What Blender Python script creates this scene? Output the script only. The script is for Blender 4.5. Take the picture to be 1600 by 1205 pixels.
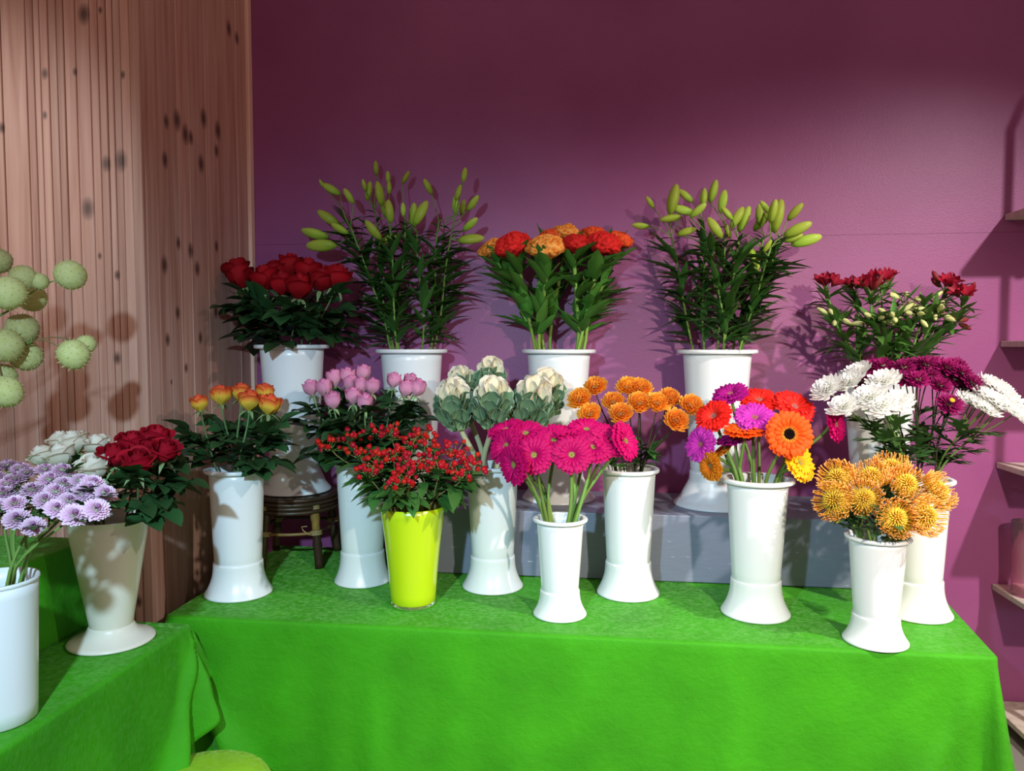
import bpy, math, random
from mathutils import Vector, Matrix, noise
V = Vector
PI = math.pi
rnd = random.Random(7)
for o in list(bpy.data.objects):
    bpy.data.objects.remove(o)
S = bpy.context.scene
COL = S.collection

# ------------------------------------------------------------------ camera
F_PX, YAW, PITCH = 1203.0, math.radians(7.35), math.atan(65.5 / 1203.0)
CAM = V((0, 0, 1.45))
cd = bpy.data.cameras.new('camera')
cd.sensor_width = 36.0
cd.lens = F_PX / 1600.0 * 36.0
cd.clip_start = 0.02
cam = bpy.data.objects.new('camera', cd)
COL.objects.link(cam)
cam.location = CAM
cam.rotation_euler = (PI / 2 - PITCH, 0, YAW)
S.camera = cam
# ------------------------------------------------------------------ world, lights, exposure
S.view_settings.view_transform = 'Standard'
S.view_settings.look = 'None'
S.view_settings.gamma = 1.0
S.view_settings.use_curve_mapping = False
S.view_settings.exposure = 0.0
w = bpy.data.worlds.new('shop_room_light')
S.world = w
w.use_nodes = True
w.node_tree.nodes['Background'].inputs[0].default_value = (1.0, 0.66, 0.60, 1)
w.node_tree.nodes['Background'].inputs[1].default_value = 0.32


def spot(name, loc, target, power, col, angle, blend, size):
    d = bpy.data.lights.new(name, 'SPOT')
    d.energy = power
    d.color = col
    d.spot_size = math.radians(angle)
    d.spot_blend = blend
    d.shadow_soft_size = size
    o = bpy.data.objects.new(name, d)
    COL.objects.link(o)
    o.location = loc
    o.rotation_euler = (V(target) - V(loc)).to_track_quat('-Z', 'Y').to_euler()
    return o


spot('cool_spotlight', (-0.60, 0.05, 2.00), (-0.72, 2.4, 0.24), 240, (0.50, 0.79, 1.0), 94, 1.0, 0.035)
spot('warm_spotlight', (1.10, 0.0, 2.08), (0.62, 2.45, 0.58), 265, (1.0, 0.90, 0.76), 72, 1.0, 0.035)
spot('shelf_spotlight', (2.10, 1.10, 2.82), (1.05, 2.50, 0.74), 375, (1.0, 0.95, 0.92), 88, 1.0, 0.04)
spot('pillar_spotlight', (-2.60, 0.45, 2.65), (-2.15, 2.37, 2.0), 110, (0.92, 0.97, 1.0), 38, 1.0, 0.04)








def at(px, py, Y):
    """world point on the vertical plane y = Y that a survey of the photograph puts at (px, py)"""
    cy, sy, cp, sp = math.cos(YAW), math.sin(YAW), math.cos(PITCH), math.sin(PITCH)
    fw = V((-sy * cp, cy * cp, -sp))
    rt = V((cy, sy, 0))
    up = rt.cross(fw)
    d = fw + rt * ((px - 800) / F_PX) + up * ((602.5 - py) / F_PX)
    return CAM + d * ((Y - CAM.y) / d.y)


# ------------------------------------------------------------------ materials
def mat(name, build):
    m = bpy.data.materials.new(name)
    m.use_nodes = True
    nt = m.node_tree
    p = nt.nodes['Principled BSDF']
    build(nt, p)
    return m


def N(nt, t, **kw):
    n = nt.nodes.new(t)
    for k, v in kw.items():
        if k.startswith('i_'):
            n.inputs[k[2:].replace('_', ' ')].default_value = v
        else:
            setattr(n, k, v)
    return n


def c4(c):
    return (c[0], c[1], c[2], 1.0)


def srgb(r, g, b):
    f = lambda x: (x / 255 / 12.92) if x <= 10 else ((x / 255 + 0.055) / 1.055) ** 2.4
    return (f(r), f(g), f(b))


def ramp(nt, stops, interp='LINEAR'):
    n = nt.nodes.new('ShaderNodeValToRGB')
    n.color_ramp.interpolation = interp
    e = n.color_ramp.elements
    while len(e) < len(stops):
        e.new(0.5)
    for i, (p, c) in enumerate(stops):
        e[i].position = p
        e[i].color = c4(c)
    return n


def bump(nt, p, height_socket, strength, dist=0.002):
    b = N(nt, 'ShaderNodeBump')
    b.inputs['Strength'].default_value = strength
    b.inputs['Distance'].default_value = dist
    nt.links.new(height_socket, b.inputs['Height'])
    nt.links.new(b.outputs[0], p.inputs['Normal'])


def vary(nt, p, sock, amount, hue=0.0):
    """small brightness change from thing to thing"""
    oi = N(nt, 'ShaderNodeObjectInfo')
    mr = N(nt, 'ShaderNodeMapRange')
    mr.inputs[3].default_value = 1 - amount
    mr.inputs[4].default_value = 1 + amount
    nt.links.new(oi.outputs['Random'], mr.inputs[0])
    h = N(nt, 'ShaderNodeHueSaturation')
    nt.links.new(mr.outputs[0], h.inputs['Value'])
    if hue:
        m2 = N(nt, 'ShaderNodeMapRange')
        m2.inputs[3].default_value = 0.5 - hue
        m2.inputs[4].default_value = 0.5 + hue
        nt.links.new(oi.outputs['Random'], m2.inputs[0])
        nt.links.new(m2.outputs[0], h.inputs['Hue'])
    nt.links.new(sock, h.inputs['Color'])
    nt.links.new(h.outputs[0], p.inputs['Base Color'])
    return h.outputs[0]


def petal_mat(name, stops, rough=0.6, amount=0.12, transl=0.22, hue=0.0, sheen=0.0):
    """stops run from the base (0) to the tip (1) of the petal"""
    def b(nt, p):
        a = N(nt, 'ShaderNodeAttribute', attribute_name='t')
        r = ramp(nt, stops)
        nt.links.new(a.outputs['Fac'], r.inputs[0])
        col = vary(nt, p, r.outputs[0], amount, hue)
        p.inputs['Roughness'].default_value = rough
        p.inputs['Sheen Weight'].default_value = sheen
        p.inputs['Specular IOR Level'].default_value = 0.15
        if transl > 0:
            tr = N(nt, 'ShaderNodeBsdfTranslucent')
            nt.links.new(col, tr.inputs['Color'])
            mx = N(nt, 'ShaderNodeMixShader')
            mx.inputs[0].default_value = transl
            nt.links.new(p.outputs[0], mx.inputs[1])
            nt.links.new(tr.outputs[0], mx.inputs[2])
            nt.links.new(mx.outputs[0], nt.nodes['Material Output'].inputs[0])
    return mat(name, b)


def plain(name, col, rough=0.5, spec=0.5, coat=0.0, **kw):
    def b(nt, p):
        p.inputs['Base Color'].default_value = c4(col)
        p.inputs['Roughness'].default_value = rough
        p.inputs['Specular IOR Level'].default_value = spec
        p.inputs['Coat Weight'].default_value = coat
        n = N(nt, 'ShaderNodeTexNoise')
        n.inputs['Scale'].default_value = kw.get('scale', 60)
        bump(nt, p, n.outputs['Fac'], kw.get('bump', 0.05))
    return mat(name, b)


KNOTS = []  # (position, radius) filled below


def wood_builder(light, mid, dark, knots=True, rough=0.55):
    def b(nt, p):
        g = N(nt, 'ShaderNodeNewGeometry')
        oi = N(nt, 'ShaderNodeObjectInfo')
        mp = N(nt, 'ShaderNodeMapping')
        mp.inputs['Scale'].default_value = (38, 38, 1.6)
        nt.links.new(g.outputs['Position'], mp.inputs[0])
        sc = N(nt, 'ShaderNodeVectorMath', operation='SCALE')
        sc.inputs['Scale'].default_value = 17.0
        cmb = N(nt, 'ShaderNodeCombineXYZ')
        for i in range(3):
            nt.links.new(oi.outputs['Random'], cmb.inputs[i])
        nt.links.new(cmb.outputs[0], sc.inputs[0])
        ad = N(nt, 'ShaderNodeVectorMath', operation='ADD')
        nt.links.new(mp.outputs[0], ad.inputs[0])
        nt.links.new(sc.outputs[0], ad.inputs[1])
        n = N(nt, 'ShaderNodeTexNoise')
        n.inputs['Scale'].default_value = 1.0
        n.inputs['Detail'].default_value = 5
        n.inputs['Distortion'].default_value = 0.4
        nt.links.new(ad.outputs[0], n.inputs['Vector'])
        r = ramp(nt, [(0.30, dark), (0.5, mid), (0.72, light)])
        nt.links.new(n.outputs['Fac'], r.inputs[0])
        h = N(nt, 'ShaderNodeHueSaturation')
        mr = N(nt, 'ShaderNodeMapRange')
        mr.inputs[3].default_value = 0.88
        mr.inputs[4].default_value = 1.1
        nt.links.new(oi.outputs['Random'], mr.inputs[0])
        nt.links.new(mr.outputs[0], h.inputs['Value'])
        nt.links.new(r.outputs[0], h.inputs['Color'])
        col = h.outputs[0]
        if knots and KNOTS:
            prev = None
            for (k, rr) in KNOTS:
                sb = N(nt, 'ShaderNodeVectorMath', operation='SUBTRACT')
                nt.links.new(g.outputs['Position'], sb.inputs[0])
                sb.inputs[1].default_value = k
                ml = N(nt, 'ShaderNodeVectorMath', operation='MULTIPLY')
                nt.links.new(sb.outputs[0], ml.inputs[0])
                ml.inputs[1].default_value = (1 / rr, 1 / rr, 0.62 / rr)
                ln = N(nt, 'ShaderNodeVectorMath', operation='LENGTH')
                nt.links.new(ml.outputs[0], ln.inputs[0])
                s = ln.outputs['Value']
                if prev is not None:
                    m = N(nt, 'ShaderNodeMath', operation='MINIMUM')
                    nt.links.new(prev, m.inputs[0])
                    nt.links.new(s, m.inputs[1])
                    s = m.outputs[0]
                prev = s
            n2 = N(nt, 'ShaderNodeTexNoise')
            n2.inputs['Scale'].default_value = 90
            ma = N(nt, 'ShaderNodeMath', operation='MULTIPLY_ADD')
            nt.links.new(n2.outputs['Fac'], ma.inputs[0])
            ma.inputs[1].default_value = 0.7
            nt.links.new(prev, ma.inputs[2])
            kr = ramp(nt, [(0.35, (0.85,) * 3), (0.62, (0.45,) * 3), (0.85, (0.0,) * 3)])
            dv = N(nt, 'ShaderNodeMath', operation='DIVIDE')
            nt.links.new(ma.outputs[0], dv.inputs[0])
            dv.inputs[1].default_value = 2.0
            nt.links.new(dv.outputs[0], kr.inputs[0])
            mx = N(nt, 'ShaderNodeMix', data_type='RGBA')
            nt.links.new(kr.outputs[0], mx.inputs[0])
            nt.links.new(col, mx.inputs[6])
            mx.inputs[7].default_value = c4(srgb(62, 30, 18))
            col = mx.outputs[2]
        nt.links.new(col, p.inputs['Base Color'])
        p.inputs['Roughness'].default_value = rough
        bump(nt, p, n.outputs['Fac'], 0.15)
    return b


def velvet(name, col, tint, sheen=1.0):
    def b(nt, p):
        tc = N(nt, 'ShaderNodeTexCoord')
        n = N(nt, 'ShaderNodeTexNoise')
        n.inputs['Scale'].default_value = 5
        n.inputs['Detail'].default_value = 6
        nt.links.new(tc.outputs['Object'], n.inputs['Vector'])
        r = ramp(nt, [(0.3, tuple(c * 0.82 for c in col)), (0.7, tuple(min(1, c * 1.15) for c in col))])
        nt.links.new(n.outputs['Fac'], r.inputs[0])
        nt.links.new(r.outputs[0], p.inputs['Base Color'])
        p.inputs['Roughness'].default_value = 0.62
        p.inputs['Specular IOR Level'].default_value = 0.2
        n3 = N(nt, 'ShaderNodeTexNoise')
        n3.inputs['Scale'].default_value = 60
        n3.inputs['Detail'].default_value = 9
        n3.inputs['Roughness'].default_value = 0.72
        nt.links.new(tc.outputs['Object'], n3.inputs['Vector'])
        mr = N(nt, 'ShaderNodeMapRange')
        mr.inputs[1].default_value = 0.42
        mr.inputs[2].default_value = 0.72
        mr.inputs[3].default_value = 0.02
        mr.inputs[4].default_value = sheen
        nt.links.new(n3.outputs['Fac'], mr.inputs[0])
        nt.links.new(mr.outputs[0], p.inputs['Sheen Weight'])
        p.inputs['Sheen Roughness'].default_value = 0.38
        p.inputs['Sheen Tint'].default_value = c4(tint)
        mp = N(nt, 'ShaderNodeMapping')
        mp.inputs['Scale'].default_value = (30, 60, 34)
        nt.links.new(tc.outputs['Object'], mp.inputs[0])
        n2 = N(nt, 'ShaderNodeTexNoise')
        n2.inputs['Scale'].default_value = 1.4
        n2.inputs['Detail'].default_value = 8
        n2.inputs['Roughness'].default_value = 0.7
        nt.links.new(mp.outputs[0], n2.inputs['Vector'])
        bump(nt, p, n2.outputs['Fac'], 0.55, 0.006)
    return mat(name, b)


def wall_build(nt, p):
    g = N(nt, 'ShaderNodeNewGeometry')
    n = N(nt, 'ShaderNodeTexNoise')
    n.inputs['Scale'].default_value = 1.7
    n.inputs['Detail'].default_value = 5
    nt.links.new(g.outputs['Position'], n.inputs['Vector'])
    r = ramp(nt, [(0.3, srgb(140, 67, 117)), (0.7, srgb(154, 83, 130))])
    nt.links.new(n.outputs['Fac'], r.inputs[0])
    nt.links.new(r.outputs[0], p.inputs['Base Color'])
    p.inputs['Roughness'].default_value = 0.42
    p.inputs['Specular IOR Level'].default_value = 0.35
    n2 = N(nt, 'ShaderNodeTexNoise')
    n2.inputs['Scale'].default_value = 260
    n2.inputs['Detail'].default_value = 3
    nt.links.new(g.outputs['Position'], n2.inputs['Vector'])
    bump(nt, p, n2.outputs['Fac'], 0.4, 0.0018)


def box_build(nt, p):
    g = N(nt, 'ShaderNodeNewGeometry')
    mp = N(nt, 'ShaderNodeMapping')
    mp.inputs['Scale'].default_value = (18, 18, 120)
    mp.inputs['Rotation'].default_value = (0, 0.22, 0)
    nt.links.new(g.outputs['Position'], mp.inputs[0])
    n = N(nt, 'ShaderNodeTexNoise')
    n.inputs['Scale'].default_value = 1.0
    n.inputs['Detail'].default_value = 3
    nt.links.new(mp.outputs[0], n.inputs['Vector'])
    r = ramp(nt, [(0.0, srgb(118, 124, 142)), (0.70, srgb(128, 133, 150)), (0.74, srgb(205, 205, 205))])
    nt.links.new(n.outputs['Fac'], r.inputs[0])
    nt.links.new(r.outputs[0], p.inputs['Base Color'])
    p.inputs['Roughness'].default_value = 0.45


M = {}
M['wall'] = mat('purple_wall_paint', wall_build)
M['greybox'] = mat('scuffed_grey_paint', box_build)
M['white'] = plain('white_plastic', (0.80, 0.82, 0.82), 0.28, 0.5, 0.15, bump=0.01)
M['cream'] = plain('tan_shaded_white_plastic', (0.78, 0.72, 0.60), 0.32, 0.5, 0.1, bump=0.01)  # white plastic; the flowers' tan shade on it is put into the colour
M['lime'] = plain('lime_plastic', (0.55, 0.72, 0.01), 0.25, 0.5, 0.3, bump=0.01)
M['velvet'] = velvet('green_velvet', (0.045, 0.315, 0.005), (0.6, 1.0, 0.4), 0.6)
M['velvet_lime'] = velvet('lime_velvet', (0.30, 0.55, 0.02), (0.8, 1.0, 0.4), 0.5)
M['bamboo'] = plain('dark_bamboo', (0.055, 0.030, 0.015), 0.35, 0.5)
M['bamboo_light'] = plain('olive_bamboo', (0.22, 0.13, 0.035), 0.4, 0.5)
M['bamboo_leg'] = petal_mat('bamboo_leg_dark_to_olive', [(0.0, (0.035, 0.02, 0.012)), (0.5, (0.045, 0.026, 0.014)), (0.58, (0.26, 0.16, 0.04)), (1.0, (0.24, 0.14, 0.035))], 0.35, 0.0, 0)
M['binding'] = plain('pale_rattan_binding', (0.42, 0.30, 0.12), 0.5, 0.4)
M['shelfwood'] = mat('pale_shelf_wood', wood_builder((0.62, 0.52, 0.44), (0.54, 0.45, 0.38), (0.42, 0.34, 0.28), False))
M['tablewood'] = mat('weathered_table_wood', wood_builder((0.42, 0.34, 0.26), (0.33, 0.26, 0.2), (0.22, 0.17, 0.13), False))
M['darkmetal'] = plain('dark_metal', (0.03, 0.03, 0.032), 0.5)
M['floor'] = plain('grey_floor', (0.22, 0.20, 0.18), 0.6)


def glass_build(nt, p):
    p.inputs['Base Color'].default_value = (0.95, 0.62, 0.72, 1)
    p.inputs['Roughness'].default_value = 0.05
    p.inputs['Transmission Weight'].default_value = 0.92
    p.inputs['IOR'].default_value = 1.2


def clear_build(nt, p):
    p.inputs['Base Color'].default_value = (0.85, 0.95, 0.4, 1)
    p.inputs['Roughness'].default_value = 0.05
    p.inputs['Transmission Weight'].default_value = 0.9


M['glass'] = mat('pink_glass', glass_build)
M['clear'] = mat('clear_plastic', clear_build)


def leaf_mat(name, a, b_, rough=0.42, transl=0.12):
    return petal_mat(name, [(0, a), (1, b_)], rough, 0.28, transl, 0.012, 0.0)


M['rose_leaf'] = leaf_mat('rose_leaf_green', (0.022, 0.065, 0.020), (0.030, 0.085, 0.026))
M['lily_leaf'] = leaf_mat('lily_leaf_green', (0.035, 0.10, 0.018), (0.045, 0.12, 0.022), 0.3)
M['celosia_leaf'] = leaf_mat('celosia_leaf_green', (0.06, 0.18, 0.025), (0.075, 0.21, 0.03), 0.5)
M['alstro_leaf'] = leaf_mat('alstroemeria_leaf_green', (0.06, 0.15, 0.03), (0.08, 0.19, 0.035), 0.4)
M['hyper_leaf'] = leaf_mat('hypericum_leaf_green', (0.04, 0.12, 0.025), (0.055, 0.15, 0.03), 0.35)
M['mum_leaf'] = leaf_mat('chrysanthemum_leaf_green', (0.035, 0.085, 0.02), (0.05, 0.12, 0.03), 0.5)
M['protea_leaf'] = leaf_mat('pincushion_leaf_green', (0.05, 0.11, 0.04), (0.06, 0.13, 0.045), 0.5)
M['kale_leaf'] = petal_mat('kale_leaf_green', [(0, (0.30, 0.42, 0.20)), (0.30, (0.16, 0.26, 0.13)), (0.92, (0.11, 0.20, 0.11)), (1, (0.35, 0.45, 0.28))], 0.6, 0.14, 0.08)
M['kale_heart'] = petal_mat('kale_cream_heart', [(0, (0.62, 0.60, 0.34)), (0.8, (0.78, 0.70, 0.50)), (1, (0.70, 0.62, 0.52))], 0.6, 0.05, 0.1)
M['kale_stem'] = plain('pale_kale_stem', (0.50, 0.50, 0.28), 0.6, 0.3, bump=0.6, scale=220)
M['stem'] = leaf_mat('green_stem', (0.16, 0.27, 0.05), (0.13, 0.23, 0.05), 0.4, 0)
M['stem_dark'] = leaf_mat('dark_stem', (0.035, 0.06, 0.02), (0.05, 0.03, 0.02), 0.5, 0)
M['stem_rose'] = leaf_mat('rose_stem', (0.08, 0.15, 0.05), (0.13, 0.22, 0.08), 0.5, 0)
M['stem_twig'] = leaf_mat('woody_twig', (0.20, 0.10, 0.05), (0.16, 0.14, 0.05), 0.6, 0)
M['stem_celosia'] = leaf_mat('celosia_stem_green', (0.22, 0.36, 0.06), (0.20, 0.34, 0.06), 0.4, 0)
M['sepal'] = leaf_mat('sepal_green', (0.22, 0.34, 0.12), (0.30, 0.42, 0.2), 0.5, 0.1)
M['lily_bud'] = petal_mat('lily_bud_green', [(0, (0.20, 0.36, 0.03)), (0.5, (0.36, 0.50, 0.05)), (1, (0.42, 0.48, 0.08))], 0.35, 0.2, 0.1, 0.015)
M['rose_red'] = petal_mat('red_rose_petal', [(0, (0.24, 0.003, 0.006)), (0.8, (0.36, 0.004, 0.010)), (1, (0.27, 0.003, 0.008))], 0.7, 0.2, 0.12)
M['rose_crimson'] = petal_mat('crimson_rose_petal', [(0, (0.28, 0.004, 0.012)), (0.85, (0.36, 0.004, 0.018)), (1, (0.28, 0.003, 0.012))], 0.7, 0.2, 0.12)
M['rose_white'] = petal_mat('white_rose_petal', [(0, (0.62, 0.66, 0.36)), (0.35, (0.84, 0.78, 0.62)), (1, (0.90, 0.84, 0.72))], 0.6, 0.05, 0.25)
M['rose_pink'] = petal_mat('pink_rose_petal', [(0, (0.66, 0.40, 0.40)), (0.4, (0.74, 0.32, 0.45)), (0.93, (0.76, 0.28, 0.46)), (1, (0.54, 0.10, 0.27))], 0.6, 0.12, 0.2)
M['rose_bicolor'] = petal_mat('yellow_and_orange_rose_petal', [(0, (0.72, 0.55, 0.05)), (0.5, (0.85, 0.55, 0.06)), (0.72, (0.85, 0.22, 0.04)), (1, (0.72, 0.06, 0.03))], 0.6, 0.08, 0.2)
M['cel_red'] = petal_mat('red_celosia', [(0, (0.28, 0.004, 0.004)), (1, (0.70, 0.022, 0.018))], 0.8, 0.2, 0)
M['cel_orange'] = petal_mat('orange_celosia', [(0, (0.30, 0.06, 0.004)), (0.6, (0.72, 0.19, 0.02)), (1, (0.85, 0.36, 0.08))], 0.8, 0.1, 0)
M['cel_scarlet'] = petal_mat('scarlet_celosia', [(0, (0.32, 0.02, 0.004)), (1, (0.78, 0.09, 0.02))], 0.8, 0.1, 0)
M['alstro'] = petal_mat('dark_red_alstroemeria_petal', [(0, (0.22, 0.02, 0.03)), (0.6, (0.34, 0.012, 0.035)), (1, (0.28, 0.01, 0.03))], 0.5, 0.2, 0.2)
M['alstro_bud'] = petal_mat('cream_green_bud', [(0, (0.30, 0.40, 0.10)), (0.5, (0.62, 0.62, 0.28)), (1, (0.45, 0.50, 0.18))], 0.45, 0.2, 0.2)
M['alstro_redbud'] = petal_mat('red_green_bud', [(0, (0.12, 0.16, 0.04)), (0.6, (0.30, 0.03, 0.04)), (1, (0.22, 0.02, 0.03))], 0.45, 0.2, 0.2)
M['berry'] = petal_mat('red_berry', [(0, (0.38, 0.010, 0.012)), (1, (0.40, 0.005, 0.012))], 0.22, 0.15, 0, 0.006, 0)


def gerb(name, c, inner, tip=None):
    return petal_mat(name, [(0, inner), (0.35, c), (0.9, c), (1, tip or c)], 0.55, 0.1, 0.22)


M['g_magenta'] = gerb('magenta_gerbera_petal', (0.54, 0.003, 0.12), (0.46, 0.006, 0.13))
M['g_red'] = gerb('red_gerbera_petal', (0.78, 0.018, 0.012), (0.7, 0.05, 0.02))
M['g_orange'] = gerb('orange_gerbera_petal', (0.88, 0.095, 0.008), (0.92, 0.42, 0.06))
M['g_violet'] = gerb('violet_gerbera_petal', (0.56, 0.035, 0.42), (0.5, 0.03, 0.4), (0.62, 0.10, 0.5))
M['g_purple'] = gerb('purple_gerbera_petal', (0.36, 0.008, 0.20), (0.40, 0.01, 0.2))
M['g_yellow'] = gerb('yellow_gerbera_petal', (0.92, 0.45, 0.01), (0.85, 0.25, 0.01), (0.95, 0.58, 0.03))
M['g_amber'] = gerb('amber_gerbera_petal', (0.80, 0.22, 0.01), (0.7, 0.1, 0.01), (0.92, 0.5, 0.02))
M['g_disk'] = plain('yellow_green_disk', (0.50, 0.46, 0.10), 0.7, bump=0.8, scale=700)
M['g_disk_dark'] = plain('black_brown_disk', (0.008, 0.003, 0.003), 0.9, 0.1, bump=0.8, scale=700)
M['g_disk_pink'] = plain('pale_pink_disk', (0.62, 0.22, 0.20), 0.7, bump=0.8, scale=700)
M['mum_orange'] = petal_mat('orange_chrysanthemum_petal', [(0, (0.78, 0.13, 0.01)), (0.6, (0.92, 0.32, 0.02)), (1, (0.95, 0.50, 0.08))], 0.6, 0.08, 0.25, 0.008)
M['mum_white'] = petal_mat('white_chrysanthemum_petal', [(0, (0.68, 0.72, 0.45)), (0.3, (0.90, 0.90, 0.86)), (1, (0.93, 0.93, 0.91))], 0.6, 0.04, 0.32)
M['mum_purple'] = petal_mat('purple_chrysanthemum_petal', [(0, (0.20, 0.006, 0.07)), (1, (0.25, 0.006, 0.095))], 0.6, 0.2, 0.2)
M['mum_lilac'] = petal_mat('lilac_chrysanthemum_petal', [(0, (0.42, 0.14, 0.36)), (0.45, (0.64, 0.36, 0.54)), (1, (0.80, 0.58, 0.70))], 0.6, 0.12, 0.22)
M['mum_eye'] = plain('yellow_flower_eye', (0.75, 0.50, 0.03), 0.7, bump=0.8, scale=900)
M['mum_eye_green'] = plain('green_flower_eye', (0.45, 0.5, 0.12), 0.7, bump=0.8, scale=900)
M['mum_eye_lilac'] = plain('mauve_flower_eye', (0.46, 0.20, 0.42), 0.7, bump=0.8, scale=900)
M['pin'] = petal_mat('orange_pincushion_style', [(0, (0.86, 0.60, 0.06)), (0.55, (0.90, 0.52, 0.04)), (0.9, (0.90, 0.32, 0.03)), (1, (0.92, 0.46, 0.15))], 0.5, 0.08, 0.1)
M['pin_core'] = petal_mat('yellow_green_pincushion_core', [(0, (0.60, 0.26, 0.02)), (0.6, (0.74, 0.46, 0.04)), (1, (0.66, 0.54, 0.08))], 0.7, 0.1, 0)
M['balloon'] = petal_mat('pale_green_seed_pod', [(0, (0.44, 0.52, 0.12)), (0.5, (0.58, 0.60, 0.22)), (1, (0.68, 0.68, 0.34))], 0.55, 0.22, 0.25, 0.012)


# ------------------------------------------------------------------ mesh helpers
class MB:
    def __init__(s):
        s.v, s.f, s.t = [], [], []

    def grid(s, fn, nu, nv, wrap=False, tfn=None):
        """fn(i/nu, j/nv) -> point; quads"""
        b = len(s.v)
        cu = nu if wrap else nu + 1
        for j in range(nv + 1):
            for i in range(cu):
                s.v.append(tuple(fn(i / nu, j / nv)))
                s.t.append(tfn(i / nu, j / nv) if tfn else j / nv)
        for j in range(nv):
            for i in range(nu):
                i2 = (i + 1) % cu
                s.f.append((b + j * cu + i, b + j * cu + i2, b + (j + 1) * cu + i2, b + (j + 1) * cu + i))
        return s

    def lathe(s, prof, seg=32, closed=False, mod=None):
        b = len(s.v)
        n = len(prof)
        for k, (r, z) in enumerate(prof):
            for i in range(seg):
                a = 2 * PI * i / seg
                m = mod(a, k / (n - 1)) if mod else 1.0
                s.v.append((r * m * math.cos(a), r * m * math.sin(a), z))
                s.t.append(k / (n - 1))
        for k in range(n - 1 if not closed else n):
            k2 = (k + 1) % n
            for i in range(seg):
                i2 = (i + 1) % seg
                s.f.append((b + k * seg + i, b + k * seg + i2, b + k2 * seg + i2, b + k2 * seg + i))
        return s

    def cap(s, b, seg, flip=False):
        f = tuple(range(b, b + seg))
        s.f.append(f[::-1] if flip else f)

    def tube(s, pts, rad, seg=6, caps=True, t0=0.0, t1=1.0):
        pts = [V(p) for p in pts]
        n = len(pts)
        b = len(s.v)
        up = V((0.13, 0.07, 1)).normalized()
        prevx = None
        for k, p in enumerate(pts):
            d = (pts[min(k + 1, n - 1)] - pts[max(k - 1, 0)])
            d = d.normalized() if d.length > 1e-9 else V((0, 0, 1))
            if prevx is None:
                x = d.orthogonal().normalized()
            else:
                x = prevx - d * prevx.dot(d)
                x = x.normalized() if x.length > 1e-6 else d.orthogonal().normalized()
            prevx = x
            y = d.cross(x)
            r = rad[k] if isinstance(rad, (list, tuple)) else rad
            for i in range(seg):
                a = 2 * PI * i / seg
                s.v.append(tuple(p + x * (r * math.cos(a)) + y * (r * math.sin(a))))
                s.t.append(t0 + (t1 - t0) * k / max(1, n - 1))
        for k in range(n - 1):
            for i in range(seg):
                i2 = (i + 1) % seg
                s.f.append((b + k * seg + i, b + k * seg + i2, b + (k + 1) * seg + i2, b + (k + 1) * seg + i))
        if caps:
            s.cap(b, seg, True)
            s.cap(b + (n - 1) * seg, seg)
        return s

    def box(s, lo, hi):
        b = len(s.v)
        for z in (lo[2], hi[2]):
            for y in (lo[1], hi[1]):
                for x in (lo[0], hi[0]):
                    s.v.append((x, y, z))
                    s.t.append(0.5)
        for f in ((0, 2, 3, 1), (4, 5, 7, 6), (0, 1, 5, 4), (2, 6, 7, 3), (0, 4, 6, 2), (1, 3, 7, 5)):
            s.f.append(tuple(b + i for i in f))
        return s

    def add(s, o, mtx=None):
        b = len(s.v)
        s.v += [tuple(mtx @ V(p)) for p in o.v] if mtx else o.v
        s.t += o.t
        s.f += [tuple(b + i for i in f) for f in o.f]
        return s

    def mesh(s, name, m, smooth=True):
        me = bpy.data.meshes.new(name)
        me.from_pydata(s.v, [], s.f)
        me.update()
        a = me.attributes.new('t', 'FLOAT', 'POINT')
        a.data.foreach_set('value', s.t)
        me.materials.append(M[m] if isinstance(m, str) else m)
        if smooth:
            me.polygons.foreach_set('use_smooth', [True] * len(me.polygons))
        return me


def link(o, parent=None, mtx=None):
    COL.objects.link(o)
    if parent:
        o.parent = parent
    if mtx is not None:
        o.matrix_basis = mtx
    return o


def part(name, me, parent, mtx=None, kind=None, label=None):
    o = bpy.data.objects.new(name, me)
    link(o, parent, mtx)
    if kind:
        o['kind'] = kind
    if label:
        o['label'] = label
    return o


def thing(name, label, cat, loc=(0, 0, 0), group=None):
    o = bpy.data.objects.new(name, None)
    o.empty_display_size = 0.02
    link(o)
    o.location = loc
    o['label'] = label
    o['category'] = cat
    if group:
        o['group'] = group
    return o


def struct(name, me=None):
    o = bpy.data.objects.new(name, me)
    link(o)
    o['kind'] = 'structure'
    return o


def bevel(o, wdt, seg=2):
    m = o.modifiers.new('bevel', 'BEVEL')
    m.width = wdt
    m.segments = seg
    m.limit_method = 'ANGLE'
    return o


def fz(pos, z, roll=0.0, sc=1.0):
    """matrix: local +Z along z"""
    z = V(z).normalized()
    q = V((0, 0, 1)).rotation_difference(z)
    return Matrix.Translation(pos) @ q.to_matrix().to_4x4() @ Matrix.Rotation(roll, 4, 'Z') @ Matrix.Scale(sc, 4)


def fy(pos, y, up=(0, 0, 1), sc=1.0):
    """matrix: local +Y along y, local +Z near up"""
    y = V(y).normalized()
    x = y.cross(V(up))
    if x.length < 1e-4:
        x = y.orthogonal()
    x.normalize()
    z = x.cross(y)
    m = Matrix((x, y, z)).transposed().to_4x4()
    return Matrix.Translation(pos) @ m @ Matrix.Scale(sc, 4)


def bez(a, b, c, d, n):
    out = []
    for i in range(n + 1):
        t = i / n
        out.append(a * (1 - t) ** 3 + b * (3 * t * (1 - t) ** 2) + c * (3 * t * t * (1 - t)) + d * t ** 3)
    return out


def polar(az, el):
    return V((math.cos(az) * math.cos(el), math.sin(az) * math.cos(el), math.sin(el)))


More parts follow.
